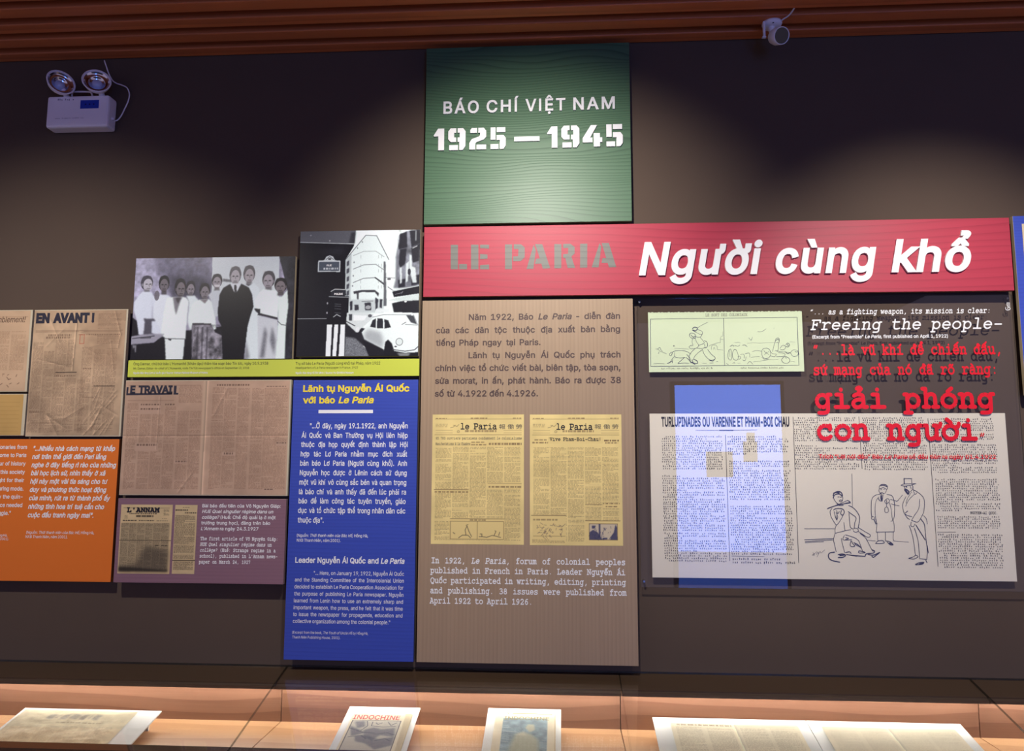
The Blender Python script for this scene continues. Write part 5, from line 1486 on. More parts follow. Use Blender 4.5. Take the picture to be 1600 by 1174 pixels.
CART = [  # striding man with a switch, fallen man
    ([(552, 262), (590, 238), (650, 208)], 2.5), ([(505, 270), (520, 255), (545, 258), (550, 275), (530, 290), (508, 282)], 7), ([(500, 282), (540, 305), (580, 325), (600, 318), (595, 295), (548, 275)], 3),
    ([(600, 318), (585, 345), (560, 352), (530, 345)], 3), ([(475, 325), (490, 312), (520, 318), (535, 335), (530, 360), (500, 362), (478, 345), (475, 325)], 4), ([(490, 330), (510, 350), (528, 340)], 4), ([(500, 345), (525, 360)], 4),
    ([(505, 365), (500, 400), (510, 430), (490, 430), (472, 445), (485, 460), (510, 462), (545, 455)], 3), ([(530, 362), (545, 400), (565, 430), (545, 455)], 3), ([(575, 350), (605, 385), (615, 410), (560, 430)], 3),
    ([(615, 385), (640, 395), (650, 430), (630, 455), (620, 420)], 4), ([(545, 455), (590, 460), (630, 450)], 3.5), ([(525, 465), (490, 500), (470, 545), (490, 590), (525, 610)], 3.5), ([(600, 470), (560, 500), (530, 530), (510, 570)], 3.5),
    ([(600, 470), (620, 520), (670, 570), (715, 565), (720, 545), (690, 520), (650, 470)], 3.5), ([(665, 572), (700, 580), (722, 560)], 5), ([(490, 590), (520, 600), (550, 605), (548, 580), (520, 565)], 6), ([(500, 570), (515, 605), (530, 612)], 6),
    ([(490, 515), (450, 490), (400, 480), (350, 482), (315, 492), (285, 510), (290, 530), (305, 520), (310, 495)], 3.5), ([(335, 500), (330, 535), (310, 560), (290, 590), (262, 605)], 3.5), ([(262, 605), (285, 595), (305, 580)], 6), ([(335, 540), (380, 552), (430, 545)], 3),
    ([(430, 545), (390, 580), (365, 605), (420, 600), (470, 602)], 4), ([(440, 545), (470, 570), (490, 600)], 4), ([(450, 520), (475, 545), (485, 575)], 4), ([(310, 600), (315, 570)], 5),
    ([(150, 465), (175, 470), (200, 490), (225, 500), (255, 510)], 2.5), ([(170, 465), (190, 450), (200, 470), (215, 490)], 3), ([(175, 510), (185, 490)], 3), ([(320, 440), (326, 430), (330, 440)], 4),
    ([(330, 462), (400, 460), (470, 468)], 1.6), ([(130, 608), (180, 605), (235, 608)], 2), ([(600, 602), (640, 604)], 2), ([(670, 600), (705, 598)], 3), ([(735, 588), (750, 586)], 3),
    ([(660, 440), (685, 425), (720, 415), (750, 405), (775, 405)], 1.8), ([(685, 470), (690, 435), (720, 425), (740, 440), (742, 470)], 1.8), ([(705, 470), (712, 450), (722, 470)], 1.8), ([(745, 470), (800, 475)], 1.6), ([(770, 405), (775, 350), (795, 340), (795, 300)], 1.6), ([(775, 370), (800, 375)], 1.6),
    # right half
    ([(1130, 298), (1160, 300), (1185, 290), (1210, 272)], 2.2), ([(1045, 358), (1068, 380), (1080, 350)], 2.5), ([(1285, 265), (1290, 268)], 2.5), ([(905, 405), (955, 402), (960, 410)], 1.5), ([(1030, 410), (1090, 405), (1150, 408), (1210, 405), (1300, 402)], 1.3), ([(1440, 395), (1490, 400)], 1.3),
    ([(865, 440), (890, 428), (905, 440)], 3.5), ([(910, 430), (940, 438), (960, 428)], 2.5), ([(985, 430), (1005, 425), (1030, 442)], 3),
    ([(848, 500), (855, 475), (872, 468), (880, 500), (882, 550), (870, 572), (852, 560), (845, 530), (848, 500)], 3), ([(890, 500), (900, 475), (920, 470), (935, 495), (945, 540), (935, 570), (905, 568), (890, 540), (890, 500)], 3), ([(862, 480), (865, 540)], 2), ([(940, 540), (960, 535), (965, 555), (945, 568)], 2.5),
    ([(965, 520), (990, 515), (1005, 530), (1000, 555)], 2.5), ([(1010, 510), (1050, 505), (1055, 545)], 2.5), ([(985, 570), (1010, 575), (1020, 540)], 2.5), ([(1065, 545), (1110, 540), (1150, 538)], 1.8), ([(1080, 490), (1120, 480), (1170, 488)], 1.8),
    ([(1170, 480), (1190, 460), (1225, 458), (1250, 480), (1255, 520), (1235, 550), (1200, 555), (1175, 530), (1170, 480)], 3), ([(1190, 480), (1210, 500), (1240, 490)], 2.5), ([(1195, 520), (1215, 505), (1240, 520)], 2.5), ([(1170, 545), (1200, 565), (1240, 560)], 2.5),
    ([(1275, 490), (1285, 440), (1300, 395), (1305, 370), (1330, 358), (1340, 385), (1330, 420), (1330, 460), (1320, 490)], 3), ([(1300, 390), (1320, 372), (1338, 380)], 4), ([(1310, 405), (1330, 400)], 3), ([(1345, 460), (1370, 430), (1400, 440), (1385, 470), (1350, 472)], 3),
    ([(1400, 425), (1420, 408), (1438, 425), (1425, 445), (1405, 440)], 4), ([(1415, 420), (1428, 435)], 4), ([(1255, 490), (1275, 510), (1310, 515), (1290, 540), (1255, 530)], 2.5), ([(1300, 480), (1350, 490), (1400, 495), (1440, 500)], 2.5), ([(1330, 500), (1390, 510), (1380, 535), (1310, 540)], 2.5), ([(1395, 490), (1420, 510), (1440, 500)], 4),
    ([(1445, 500), (1470, 475), (1505, 478), (1520, 500), (1510, 530), (1470, 535), (1445, 500)], 3), ([(1490, 490), (1510, 495)], 4), ([(1520, 480), (1528, 520)], 4), ([(1365, 560), (1385, 540), (1420, 545), (1440, 570), (1425, 598), (1385, 600), (1362, 575), (1365, 560)], 3.5), ([(1400, 545), (1405, 560)], 2.5),
    ([(1090, 590), (1160, 580), (1240, 568), (1330, 562)], 1.6), ([(1440, 580), (1490, 590)], 1.6), ([(830, 605), (850, 615)], 3), ([(890, 605), (905, 595), (912, 605)], 3), ([(940, 605), (965, 600)], 2), ([(1030, 610), (1055, 585), (1085, 612)], 2.5)]
draw(t, 'ink_drawing', CART, q, 6.154, 2.5, INK_BLUE, pl)


def greek(g, pl, u0, u1, vt, vb, n, ink_h=0.72, cw=0.0075, par=6, h=0.0006):
    """set type too small to read: letter-sized marks in words and ragged paragraphs"""
    pitch = (vt - vb) / n
    for r in range(n):
        v = vt - (r + .8) * pitch
        x = u0 + (cw * 2 if random.random() < 1 / par else 0) + cw * random.uniform(0, .6)
        end = u1 if random.random() > 1 / par else u0 + (u1 - u0) * random.uniform(.3, .85)
        while x < end - cw:
            k = random.randint(2, 9)
            for i in range(k):
                if x > end - cw: break
                hh = pitch * ink_h * random.choice((.62, .62, .66, .7, 1.0, .95)); b = v - (pitch * .16 if random.random() < .1 else 0)
                w1 = cw * random.uniform(.26, .4)
                g.flat(pl, [(x, b), (x + w1, b), (x + w1, b + hh), (x, b + hh)], h + 2e-5 * (i % 2))
                if random.random() < .5:
                    yy = b + random.choice((0, hh * .35, hh * .7)); ww = cw * random.uniform(.5, .68); g.flat(pl, [(x, yy), (x + ww, yy), (x + ww, yy + hh * .26), (x, yy + hh * .26)], h + 5e-5)
                x += cw
            x += cw * random.uniform(.8, 1.2)


for x0, x1, y in ((205, 725, 652), (965, 1390, 648)):
    g = G(); a = q(x0, y - 12); b = q(x1, y + 8)
    greek(g, pl, a[0], b[0], a[1], b[1], 1, cw=.0045, par=99)
    part('caption_print', g, INK_GREY, t)

# newspaper print
t, pl, R = board('newspaper_print', 'large cream newspaper print with a three-figure ink cartoon, behind the glass under red lettering', 'print', [(1014, 645.8), (1570.6, 646.6), (1589, 910.3), (1020.4, 901.5)], PF, mat('cream_print_paper', (236, 228, 208), rough=0.6, spec=0.2, noise=((3, 3, 3), 0.05)), thick=0.005, bev=0.0, pname='sheet')
z1 = zoomer(1000, 630, 3.912, pl)
qh = lambda x, y: (1000 + x / 3.912, 630 + y / 3.912)
z2 = zoomer(1230, 630, 3.914, pl)
text_block('headline_lettering', t, pl, [L('TURLUPINADES OU VARENNE ET PHAM-BOI CHAU', 131, 913, 148, qh, 136)], INK_NAVY, 55 / 3.912, bold=0.03)
INK_TYPE = mat('ink_type', (70, 64, 72), rough=0.6)
g = G()
for (x0, y0, x1, y1, n, zz) in ((132, 198, 513, 408, 15, z1), (140, 440, 530, 785, 24, z1), (146, 790, 540, 972, 12, z1), (535, 198, 915, 318, 8, z1), (545, 350, 930, 595, 17, z1), (553, 625, 945, 930, 21, z1), (563, 945, 958, 985, 2, z1),
                                (42, 85, 430, 235, 11, z2), (48, 255, 445, 408, 11, z2), (458, 85, 848, 235, 11, z2), (465, 240, 865, 412, 12, z2), (875, 92, 1270, 240, 11, z2), (885, 250, 1295, 430, 13, z2), (905, 462, 1308, 665, 15, z2), (918, 690, 1315, 770, 6, z2), (925, 800, 1330, 1012, 15, z2)):
    a = zz(x0, y0); b = zz(x1, y1); a2 = zz(x1, y0); b2 = zz(x0, y1)
    greek(g, pl, (a[0] + b2[0]) / 2, (b[0] + a2[0]) / 2, (a[1] + a2[1]) / 2, (b[1] + b2[1]) / 2, n)
part('column_type', g, INK_TYPE, t)
g = G()
for zz, pts, wd in ((z1, [(522, 195), (548, 965)], 3), (z1, [(935, 85), (970, 978)], 3), (z2, [(438, 85), (458, 402)], 3), (z2, [(860, 95), (922, 1000)], 3), (z1, [(340, 167), (480, 167)], 2.2), (z1, [(485, 167), (570, 167)], 6), (z1, [(572, 166), (715, 164)], 2.2), (z1, [(560, 935), (760, 938)], 2), (z2, [(918, 790), (1030, 790)], 2.5)):
    ribbon(g, pl, [zz(*p) for p in pts], wd / 3.912 * .00245, smooth=False)
part('column_rules', g, INK_TYPE, t)
text_block('signature', t, pl, [L('NGUYEN-AI QUOC.', 1120, 1288, 680, q6)], INK_NAVY, 15 / 3.914, style='slab', slab_w=110)
qc = zoomer(1240, 730, 6.178, pl)
TRIO = [  # seated prisoner in a neck board with a chain
    ([(562, 65), (568, 380)], 4), ([(105, 597), (395, 597)], 5), ([(105, 703), (385, 692)], 6), ([(110, 720), (375, 705)], 5), ([(110, 732), (200, 725), (290, 722)], 4), ([(700, 705), (790, 715)], 3), ([(970, 715), (1110, 725)], 2.5),
    ([(380, 275), (395, 250), (430, 236), (460, 248), (470, 280), (445, 262), (415, 262), (392, 275), (382, 300)], 9), ([(385, 255), (410, 245), (440, 250)], 12), ([(382, 290), (395, 320), (410, 340), (425, 360)], 5), ([(470, 280), (475, 305), (468, 330)], 5), ([(425, 290), (440, 288)], 6), ([(450, 292), (462, 290)], 6), ([(440, 325), (455, 318), (468, 326), (455, 336), (442, 330)], 6),
    ([(325, 403), (400, 375), (470, 358), (548, 345)], 8), ([(335, 395), (430, 362), (520, 322)], 5), ([(520, 322), (545, 340), (500, 350)], 7), ([(425, 350), (440, 370), (480, 368)], 6),
    ([(370, 400), (352, 430), (362, 480), (390, 530), (412, 558), (430, 545), (460, 500), (480, 460)], 5), ([(390, 430), (400, 470), (415, 510), (425, 480), (410, 440)], 5), ([(385, 415), (400, 405), (440, 400), (478, 410), (488, 440), (470, 465), (455, 450), (460, 420)], 7), ([(415, 420), (425, 450), (440, 430)], 6), ([(412, 470), (418, 515)], 5),
    ([(530, 372), (570, 390), (610, 430), (635, 480), (632, 540), (622, 590)], 6), ([(525, 430), (560, 455), (602, 490), (590, 540), (585, 590)], 6), ([(535, 445), (540, 520), (548, 580), (575, 600)], 5), ([(412, 558), (400, 600), (400, 640)], 5), ([(400, 640), (500, 615), (550, 605)], 5), ([(485, 535), (495, 615)], 4),
    ([(575, 600), (595, 590), (620, 600), (622, 620), (595, 630), (575, 615)], 5), ([(625, 585), (690, 625), (738, 655), (730, 678), (700, 672), (640, 640)], 5), ([(622, 620), (690, 665)], 4),
    ([(400, 640), (385, 700), (395, 750), (410, 820)], 5), ([(460, 690), (470, 740), (492, 825)], 5), ([(500, 655), (580, 680), (625, 710), (650, 770), (665, 815)], 5), ([(640, 640), (690, 680), (725, 740), (755, 800), (770, 815)], 5), ([(490, 660), (475, 700), (520, 705), (560, 700)], 5), ([(500, 680), (530, 690), (500, 700)], 5),
    ([(555, 710), (545, 755), (565, 770), (590, 762), (570, 740), (560, 715)], 6), ([(580, 730), (620, 750), (650, 780)], 7), ([(590, 745), (635, 770)], 5),
    ([(395, 822), (350, 830), (335, 855), (345, 885), (380, 905), (445, 918)], 9), ([(430, 845), (470, 840), (500, 850), (480, 870), (430, 875)], 9), ([(445, 855), (490, 850)], 10), ([(500, 825), (540, 820), (555, 835)], 7), ([(510, 845), (560, 852), (620, 858), (690, 862)], 8), ([(625, 815), (640, 810), (690, 825), (640, 832), (625, 822)], 7), ([(690, 860), (700, 840), (740, 835)], 8), ([(755, 800), (780, 810), (770, 830), (720, 835)], 8), ([(720, 845), (770, 850), (830, 825), (800, 850), (770, 872), (755, 860)], 8), ([(535, 850), (610, 862)], 6),
    ([(185, 825), (200, 850), (180, 850), (210, 830), (225, 815)], 2.5), ([(220, 845), (235, 820), (240, 840), (255, 815), (265, 830), (300, 800)], 2.5), ([(225, 870), (245, 830)], 2.5),
    # standing man in a long gown
    ([(828, 185), (850, 168), (890, 172), (905, 190), (900, 215), (865, 200), (830, 210), (828, 185)], 5), ([(835, 180), (870, 178), (900, 190)], 7), ([(828, 210), (822, 230), (835, 250), (850, 262)], 4), ([(900, 215), (890, 240), (880, 255)], 4), ([(840, 220), (850, 218)], 4), ([(868, 216), (878, 216)], 4), ([(830, 262), (850, 248), (872, 258)], 7), ([(845, 262), (840, 300), (852, 330), (858, 300), (862, 268)], 6), ([(815, 300), (830, 325), (850, 328)], 6), ([(848, 275), (850, 320)], 8),
    ([(830, 262), (785, 275), (755, 310), (748, 380), (752, 470), (770, 480)], 5), ([(820, 290), (795, 330), (785, 400), (790, 480), (802, 545), (800, 600), (795, 628)], 4), ([(755, 475), (752, 500), (775, 505), (785, 480)], 5), ([(775, 505), (795, 550)], 8), ([(790, 500), (805, 550)], 5),
    ([(900, 265), (945, 275), (965, 310), (975, 380), (972, 470), (960, 510)], 5), ([(925, 345), (940, 400), (950, 480), (955, 515), (938, 525)], 4), ([(960, 510), (970, 560), (970, 625)], 4), ([(795, 628), (860, 628), (970, 625)], 5), ([(885, 318), (905, 305), (925, 320), (915, 345), (890, 350), (878, 330), (885, 318)], 5), ([(895, 320), (900, 345)], 5), ([(898, 352), (895, 385), (882, 395), (882, 435), (912, 435), (912, 398), (900, 385)], 4.5),
    ([(808, 630), (812, 700), (815, 712)], 4), ([(885, 630), (885, 712)], 5), ([(962, 630), (960, 690), (968, 715)], 4), ([(790, 740), (815, 715), (860, 712), (870, 735), (790, 740)], 6), ([(890, 715), (925, 720), (960, 750), (930, 750), (905, 725)], 6), ([(925, 735), (955, 745)], 12),
    # man in a top hat
    ([(1065, 110), (1068, 165)], 8), ([(1065, 110), (1138, 112)], 5), ([(1138, 112), (1142, 162)], 5), ([(1035, 175), (1065, 165), (1140, 162), (1180, 160)], 5), ([(1035, 175), (1070, 185), (1130, 175), (1180, 160)], 5), ([(1070, 185), (1072, 210), (1070, 230)], 5), ([(1085, 188), (1092, 195)], 10), ([(1072, 215), (1085, 240), (1105, 262), (1112, 240), (1095, 222), (1078, 212)], 11), ([(1080, 225), (1100, 255)], 14), ([(1140, 170), (1150, 190), (1148, 215), (1125, 240)], 5), ([(1125, 185), (1135, 210)], 4),
    ([(1148, 215), (1200, 245), (1245, 285), (1262, 330), (1258, 420), (1245, 460)], 5), ([(1155, 225), (1170, 262), (1188, 250)], 4), ([(1165, 262), (1110, 320), (1080, 380)], 4), ([(1140, 240), (1100, 300), (1085, 350)], 4), ([(1085, 285), (1062, 330), (1052, 380), (1065, 440), (1100, 495)], 5), ([(1215, 310), (1208, 400), (1165, 470), (1138, 515)], 5), ([(1245, 460), (1200, 530), (1138, 515)], 5),
    ([(935, 312), (980, 325), (1000, 328), (1030, 295), (1052, 270)], 4), ([(940, 355), (985, 368), (1020, 375)], 4), ([(1078, 445), (1100, 425)], 7), ([(1075, 455), (1105, 470), (1140, 478)], 5), ([(1100, 495), (1120, 505)], 5),
    ([(1135, 530), (1130, 565), (1155, 575), (1170, 550)], 5), ([(1115, 565), (1135, 620), (1155, 700), (1175, 850)], 5), ([(1165, 590), (1185, 650), (1205, 740), (1215, 880)], 5), ([(1180, 560), (1230, 640), (1270, 705)], 7), ([(1255, 470), (1280, 500), (1290, 550)], 5), ([(1225, 500), (1260, 550), (1270, 620)], 7), ([(1270, 620), (1280, 720), (1290, 800), (1285, 890)], 6), ([(1290, 760), (1300, 830)], 5),
    ([(1110, 880), (1150, 870), (1180, 852), (1200, 868), (1160, 888), (1110, 885)], 5), ([(1215, 885), (1285, 892)], 5), ([(1175, 940), (1210, 925), (1255, 920), (1240, 938), (1180, 945)], 7), ([(1275, 900), (1288, 925)], 7), ([(1215, 935), (1250, 928)], 10)]
draw(t, 'ink_drawing', TRIO, qc, 6.178, 5, INK_BLUE, pl)

# ---- far right blue panel
X0 = W(.05).at(1582, 338)[0]
t, pl, R = board('poster_board', 'blue board with a pale print, cut off by the right edge of the photo', 'panel', [(1582, 338), (1800, 334), (1800, 628), (1598, 607)], 0.05, BLUE, mat('raw_board_edge', (190, 174, 138), rough=0.6), x0=X0, x1=X0 + .62)
R = (X0, X0 + .62, R[2], R[3])
u0, v1 = pl.at(1592, 350)
part('pale_print', G().box((X0 + .03, -.0515, R[2] + .03), (X0 + .59, -.05, v1)), mat('pale_print', (214, 196, 158), rough=0.6), t)

# ------------------------------------------------------------------ emergency light
pl = W(.06)
LAV = mat('lamp_plastic_white', (244, 240, 248), rough=0.4)
c = [pl.at(*p) for p in ((72.5, 150), (169, 148.5), (169, 198), (72, 198.5))]
x0, x1, z0, z1 = (c[0][0] + c[3][0]) / 2, (c[1][0] + c[2][0]) / 2, (c[2][1] + c[3][1]) / 2, (c[0][1] + c[1][1]) / 2
t = thing('emergency_light', 'white twin-headed emergency light high on the dark wall at left', 'emergency light', ((x0 + x1) / 2, 0, z0))
part('housing', G().box((x0, -.06, z0), (x1, 0, z1), .009), LAV, t, smooth=False)
ze = zoomer(40, 80, 7.34, W(.0603))
a = ze(625, 660); b = ze(843, 558)
lab = part('blue_label', G().box((a[0], -.0608, a[1]), (b[0], -.06, b[1])), mat('label_blue', (28, 62, 178), rough=0.4), t, 'blue rectangular label')
g = G()
for i in range(3):
    xx = a[0] + (b[0] - a[0]) * (.25 + .22 * i); zc = (a[1] + b[1]) / 2
    g.box((xx, -.0612, zc - .003), (xx + .006, -.0608, zc + .003))
part('indicator', g, mat('indicator_dark', (12, 26, 90)), lab)
pe = W(.0603); PLUM = mat('ink_plum', (70, 58, 96)); g = G()
a = ze(360, 572); b = ze(572, 545)
greek(g, pe, a[0], b[0], b[1], a[1], 1, ink_h=.9, cw=.0078, par=99)
part('printed_marking', g, PLUM, t); g = G()
a = ze(335, 780); b = ze(690, 758)
greek(g, pe, a[0], b[0], b[1], a[1], 1, ink_h=.7, cw=.0046, par=99)
part('printed_marking', g, PLUM, t)
MIRROR = mat('reflector_chrome', (225, 225, 235), rough=0.12, metal=1.0)
LENSM = mat('lens_clear', (190, 205, 240), rough=0.1, spec=0.8, coat=1.0)
for (cx, cy, ax) in ((405, 360, (.73, -.66, .21)), (815, 345, (.446, -.873, .223))):
    u, v = zoomer(40, 80, 7.34, W(.085))(cx, cy)
    cc = Vector((u, -.085, v)); A = Vector(ax).normalized()
    hd = part('lamp_head', G().lathe(cc, A, [(0.0, -.04), (.03, -.038), (.044, -.02), (.052, 0), (.0535, .004), (.050, .006), (.0475, .003), (.046, .0)], 48), LAV, t, smooth=True)
    part('reflector', G().lathe(cc, A, [(.046, .0), (.042, -.004), (.036, -.010), (.033, -.008), (.030, -.012), (.024, -.018), (.018, -.02)], 48), MIRROR, hd, smooth=True)
    part('bulb', G().lathe(cc, A, [(.019, -.021), (.0185, -.012), (.014, -.007), (.007, -.004), (0.0, -.003)], 32), LENSM, hd, smooth=True)
    fx, fz = u + .002, z1 - .002
    part('neck', G().tube([(fx, -.045, fz), (fx, -.055, fz + .018), tuple(cc - A * .03)], .011, 14, False), LAV, hd, smooth=True)
zh = zoomer(40, 80, 7.34, W(.04))
part('carry_handle', G().tube([(*zh(530, 510)[:1], -.04, zh(530, 515)[1]), (zh(540, 475)[0], -.04, zh(540, 475)[1]), (zh(580, 466)[0], -.04, zh(580, 466)[1]), (zh(700, 466)[0], -.04, zh(700, 466)[1]), (zh(750, 475)[0], -.04, zh(750, 475)[1]), (zh(768, 515)[0], -.04, zh(768, 515)[1])], .0035, 10), LAV, t, smooth=True)
zc = zoomer(40, 80, 7.34, W(.02))
pts = [(975, 790), (1020, 790), (1075, 745), (1125, 650), (1165, 560), (1178, 480), (1150, 410), (1090, 378), (1030, 358), (985, 325), (945, 255), (915, 170), (890, 95)]
cb = part('power_cord', G().tube([(zc(*p)[0], -.03 if i == 0 else -.012, zc(*p)[1]) for i, p in enumerate(pts)], .0026, 10), LAV, t, smooth=True)
u, v = zc(972, 790)
part('cord_grip', G().lathe((x1 - .002, -.03, v), (1, 0, 0), [(0, 0), (.006, 0), (.0055, .008), (.004, .012), (0, .012)], 16), LAV, cb, smooth=True)

# ------------------------------------------------------------------ security camera under the slats
CEIL = Plane((0, 0, 3.27), (1, 0, 0), (0, 1, 0))
b0 = world_at(1206, 36, CEIL)
t = thing('security_camera', 'small white security camera hanging from the wooden slats at upper right', 'camera', tuple(b0))
CAMW = mat('camera_plastic', (240, 240, 246), rough=0.4)
bs = part('base_plate', G().lathe(b0, (0, 0, -1), [(0, 0), (.036, 0), (.037, .006), (.033, .014), (.02, .018), (0, .018)], 40), CAMW, t, smooth=True)
for k in range(3):
    g = G(); an = .4 + k * 2.1
    g.lathe((b0[0] + .027 * math.cos(an), b0[1] + .027 * math.sin(an), b0[2] - .0142), (0, 0, -1), [(.0035, 0), (.0035, .002), (0, .002)], 12)
    part('screw', g, mat('screw_dark', (60, 58, 66), rough=.4, metal=.8), bs)
hp = Plane((0, b0[1] - .03, 0))
hc = Vector(world_at(1210, 57, hp)); rc = Vector(world_at(1221.5, 55.6, Plane((0, b0[1] - .062, 0))))
A = (Vector((.27, -.87, -.41))).normalized()
hc = rc - A * .045
body = part('camera_body', G().lathe(hc, A, [(0, -.024), (.016, -.02), (.026, -.008), (.0305, .006), (.0315, .045), (.029, .047), (.028, .044)], 44), CAMW, t, smooth=True)
part('lens_window', G().lathe(hc, A, [(.028, .044), (.014, .0435), (0, .043)], 44), mat('lens_black', (14, 14, 20), rough=0.15, spec=0.6, coat=0.5), body, smooth=True)
part('bracket', G().tube([tuple(b0 + np.array((0, 0, -.012))), tuple(b0 + np.array((-.004, -.004, -.03))), tuple(hc - A * .01)], .011, 16), CAMW, t, smooth=True)
bl = Vector(world_at(1194, 54, Plane((0, b0[1] - .02, 0))))
part('side_clip', G().box((bl.x - .004, bl.y - .006, bl.z - .012), (bl.x + .004, bl.y + .006, b0[2] - .006), .002).box((bl.x - .008, bl.y - .006, bl.z - .014), (bl.x + .006, bl.y + .006, bl.z - .009), .001), CAMW, t)
part('cable', G().tube([tuple(b0 + np.array((.025, 0, -.01))), tuple(world_at(1222, 29, CEIL) - np.array((0, 0, .006))), tuple(world_at(1233, 22, CEIL) - np.array((0, 0, .004))), tuple(world_at(1243, 12, CEIL) + np.array((0, 0, .005)))], .0028, 10), CAMW, t, smooth=True)

# ------------------------------------------------------------------ display cases along the wall
TILT = math.radians(14)
GZ = 0.866
TOP = Plane((0, 0, GZ), (1, 0, 0), (0, math.cos(TILT), math.sin(TILT)))


def top_z(y):
    return GZ + y * math.tan(TILT)


WALNUT_F = grain('walnut_floor', (196, 155, 116), (162, 116, 80), rough=0.4, freq=16, warp=0.12, stretch=0.25, fac=0.5, sharp=1.5, bump=0.05, fine=0.35, loc=(0.7, 0.2, 0))
WALNUT_B = grain('walnut_back', (144, 105, 83), (110, 74, 56), rough=0.45, freq=22, warp=0.16, stretch=0.25, fac=0.55, sharp=1.5, bump=0.05, fine=0.35, loc=(2.2, 0, .4))
RAIL = mat('case_rail_brown', (78, 60, 44), rough=0.45, spec=0.4)
CAB = mat('cabinet_brown', (70, 56, 46), rough=0.5)
CASE_GLASS = glass('case_glass', f0=0.04)
LED = emit('led_warm', (1.0, 0.96, 0.88), 35.0)
FZ, BY, FY = 0.68, -0.05, -0.49
XS = [-2.235, -1.008, 0.213, 1.437, 2.66]
CASE_LABEL = ['glass-topped display case at far left, holding a crumpled newspaper', 'glass-topped display case under the blue and tan panels, holding two magazines', 'glass-topped display case under the glass panel, holding open newspaper pages', 'glass-topped display case cut off at the lower right corner, empty']
ct, st = math.cos(TILT), math.sin(TILT)


def wedge(g, x0, x1, ya, yb, drop, thick):
    """bar under the tilted top between wall distances ya..yb"""
    vs = []
    for x in (x0, x1):
        for y in (ya, yb):
            vs += [(x, y, top_z(y) - drop), (x, y, top_z(y) - drop - thick)]
    g.add(vs, [(0, 2, 3, 1), (4, 5, 7, 6), (0, 1, 5, 4), (2, 6, 7, 3), (0, 4, 6, 2), (1, 3, 7, 5)])
    return g


for i in range(4):
    x0, x1 = XS[i] + .0015, XS[i + 1] - .0015
    t = thing('display_case', CASE_LABEL[i], 'display case', ((x0 + x1) / 2, -.26, 0), 'display cases along the wall')
    part('cabinet', G().box((x0, FY - .02, 0), (x1, -.004, FZ - .02), .002), CAB, t)
    part('inner_floor', G().box((x0, FY, FZ - .02), (x1, BY, FZ)), WALNUT_F, t, 'orange-brown walnut floor')
    part('back_board', G().box((x0, BY, FZ - .02), (x1, -.004, top_z(-.05) - .03)), WALNUT_B, t, 'walnut back board')
    part('rear_rail', wedge(G(), x0, x1, -.112, -.002, .007, .022), RAIL, t)
    part('rail_bead', wedge(G(), x0, x1, -.126, -.112, .011, .01), mat('rail_bead', (84, 70, 58), rough=0.3, spec=.5), t)
    part('front_rail', wedge(G(), x0, x1, FY - .03, FY + .012, .007, .03), RAIL, t)
    part('front_apron', G().box((x0, FY - .02, FZ - .02), (x1, FY, top_z(FY) - .03)), CAB, t)
    gp = part('glass_top', wedge(G(), x0, x1, FY - .03, -.001, 0, .0065), CASE_GLASS, t)
    gp.data.materials.append(GEDGE)
    for p in gp.data.polygons:
        if abs(p.normal.z) < .5: p.material_index = 1
    zr = top_z(-.09) - .031
    part('led_strip', G().box((x0 + .01, -.098, zr - .003), (x1 - .01, -.084, zr + .001)), LED, t)

# ------------------------------------------------------------------ papers in the cases
ST = math.radians(13.5)
DESK = Plane((0, 0, .775), (1, 0, 0), (0, math.cos(ST), math.sin(ST)))
WHITEB = mat('white_board', (238, 240, 234), rough=0.4)


def stand(label, x0, x1, vtop, group=None):
    """white tilted board on a rear prop, its front edge on the case floor"""
    vb = (FZ + .001 - .775) / math.sin(ST) + .02
    t = thing('document_stand', label, 'display stand', (*[float(k) for k in DESK.p((x0 + x1) / 2, vb)[:2]], FZ))
    part('plate', G().slab(DESK, [(x0, vb), (x1, vb), (x1, vtop), (x0, vtop)], [(0, 1, 2, 3)], -.004, 0), WHITEB, t)
    pz = DESK.p(0, vtop - .03, -.004)
    part('prop', G().box((x0 + .03, pz[1] - .004, FZ), (x1 - .03, pz[1] + .004, pz[2] - .001)), WHITEB, t)
    return t, vb


def du(x, y):
    return DESK.at(x, y)


# crumpled newspaper
ul = du(40, 1106)[0]; ur = (du(255, 1112)[0] + du(205, 1160)[0]) / 2; vt = (du(40, 1106)[1] + du(255, 1112)[1]) / 2
stand('white tilted board under the crumpled newspaper, lower left', ul, ur, vt)
vb = (FZ + .003 - .775) / math.sin(ST) + .02
x0 = ul + .012; x1 = du(217, 1113)[0]; v1 = vt - .012; v0 = vb + .004
t = thing('newspaper_sheet', 'crumpled yellowed newspaper with a faded masthead lying on a white board', 'newspaper', tuple(DESK.p((x0 + x1) / 2, (v0 + v1) / 2)))
pr = Print(230, 150, (240, 228, 192)); pr.quad((0, 0), (1, 0), (1, 1), (0, 1)); pr.mottle(.1, 5); pr.mottle(.05, 20)
for k in range(6): pr.lines(.05 + .15 * k, .05 + .15 * k + .13, .5, .97, 3.2, (150, 128, 96), .3)
for k, (a, b) in enumerate(((.27, .33), (.345, .36), (.385, .45), (.47, .54), (.555, .61), (.63, .645), (.665, .72))):
    pr.poly([(a + .02, .15 + .01 * (k % 3)), (b + .02, .16), (b + .005 * (k % 2), .22), (b, .3), (a + .012, .29), (a, .24)], (112, 110, 116), .6, 2.2, tex=.5)
pr.head(.4, .8, .38, .41, (150, 130, 100), .6)
d = (cloud(230, 150, 6) - .5) * .010 + (cloud(230, 150, 14) - .5) * .002
ed = np.minimum(np.minimum(pr.X, 230 - pr.X) / 20, np.minimum(pr.Y, 150 - pr.Y) / 20).clip(0, 1)
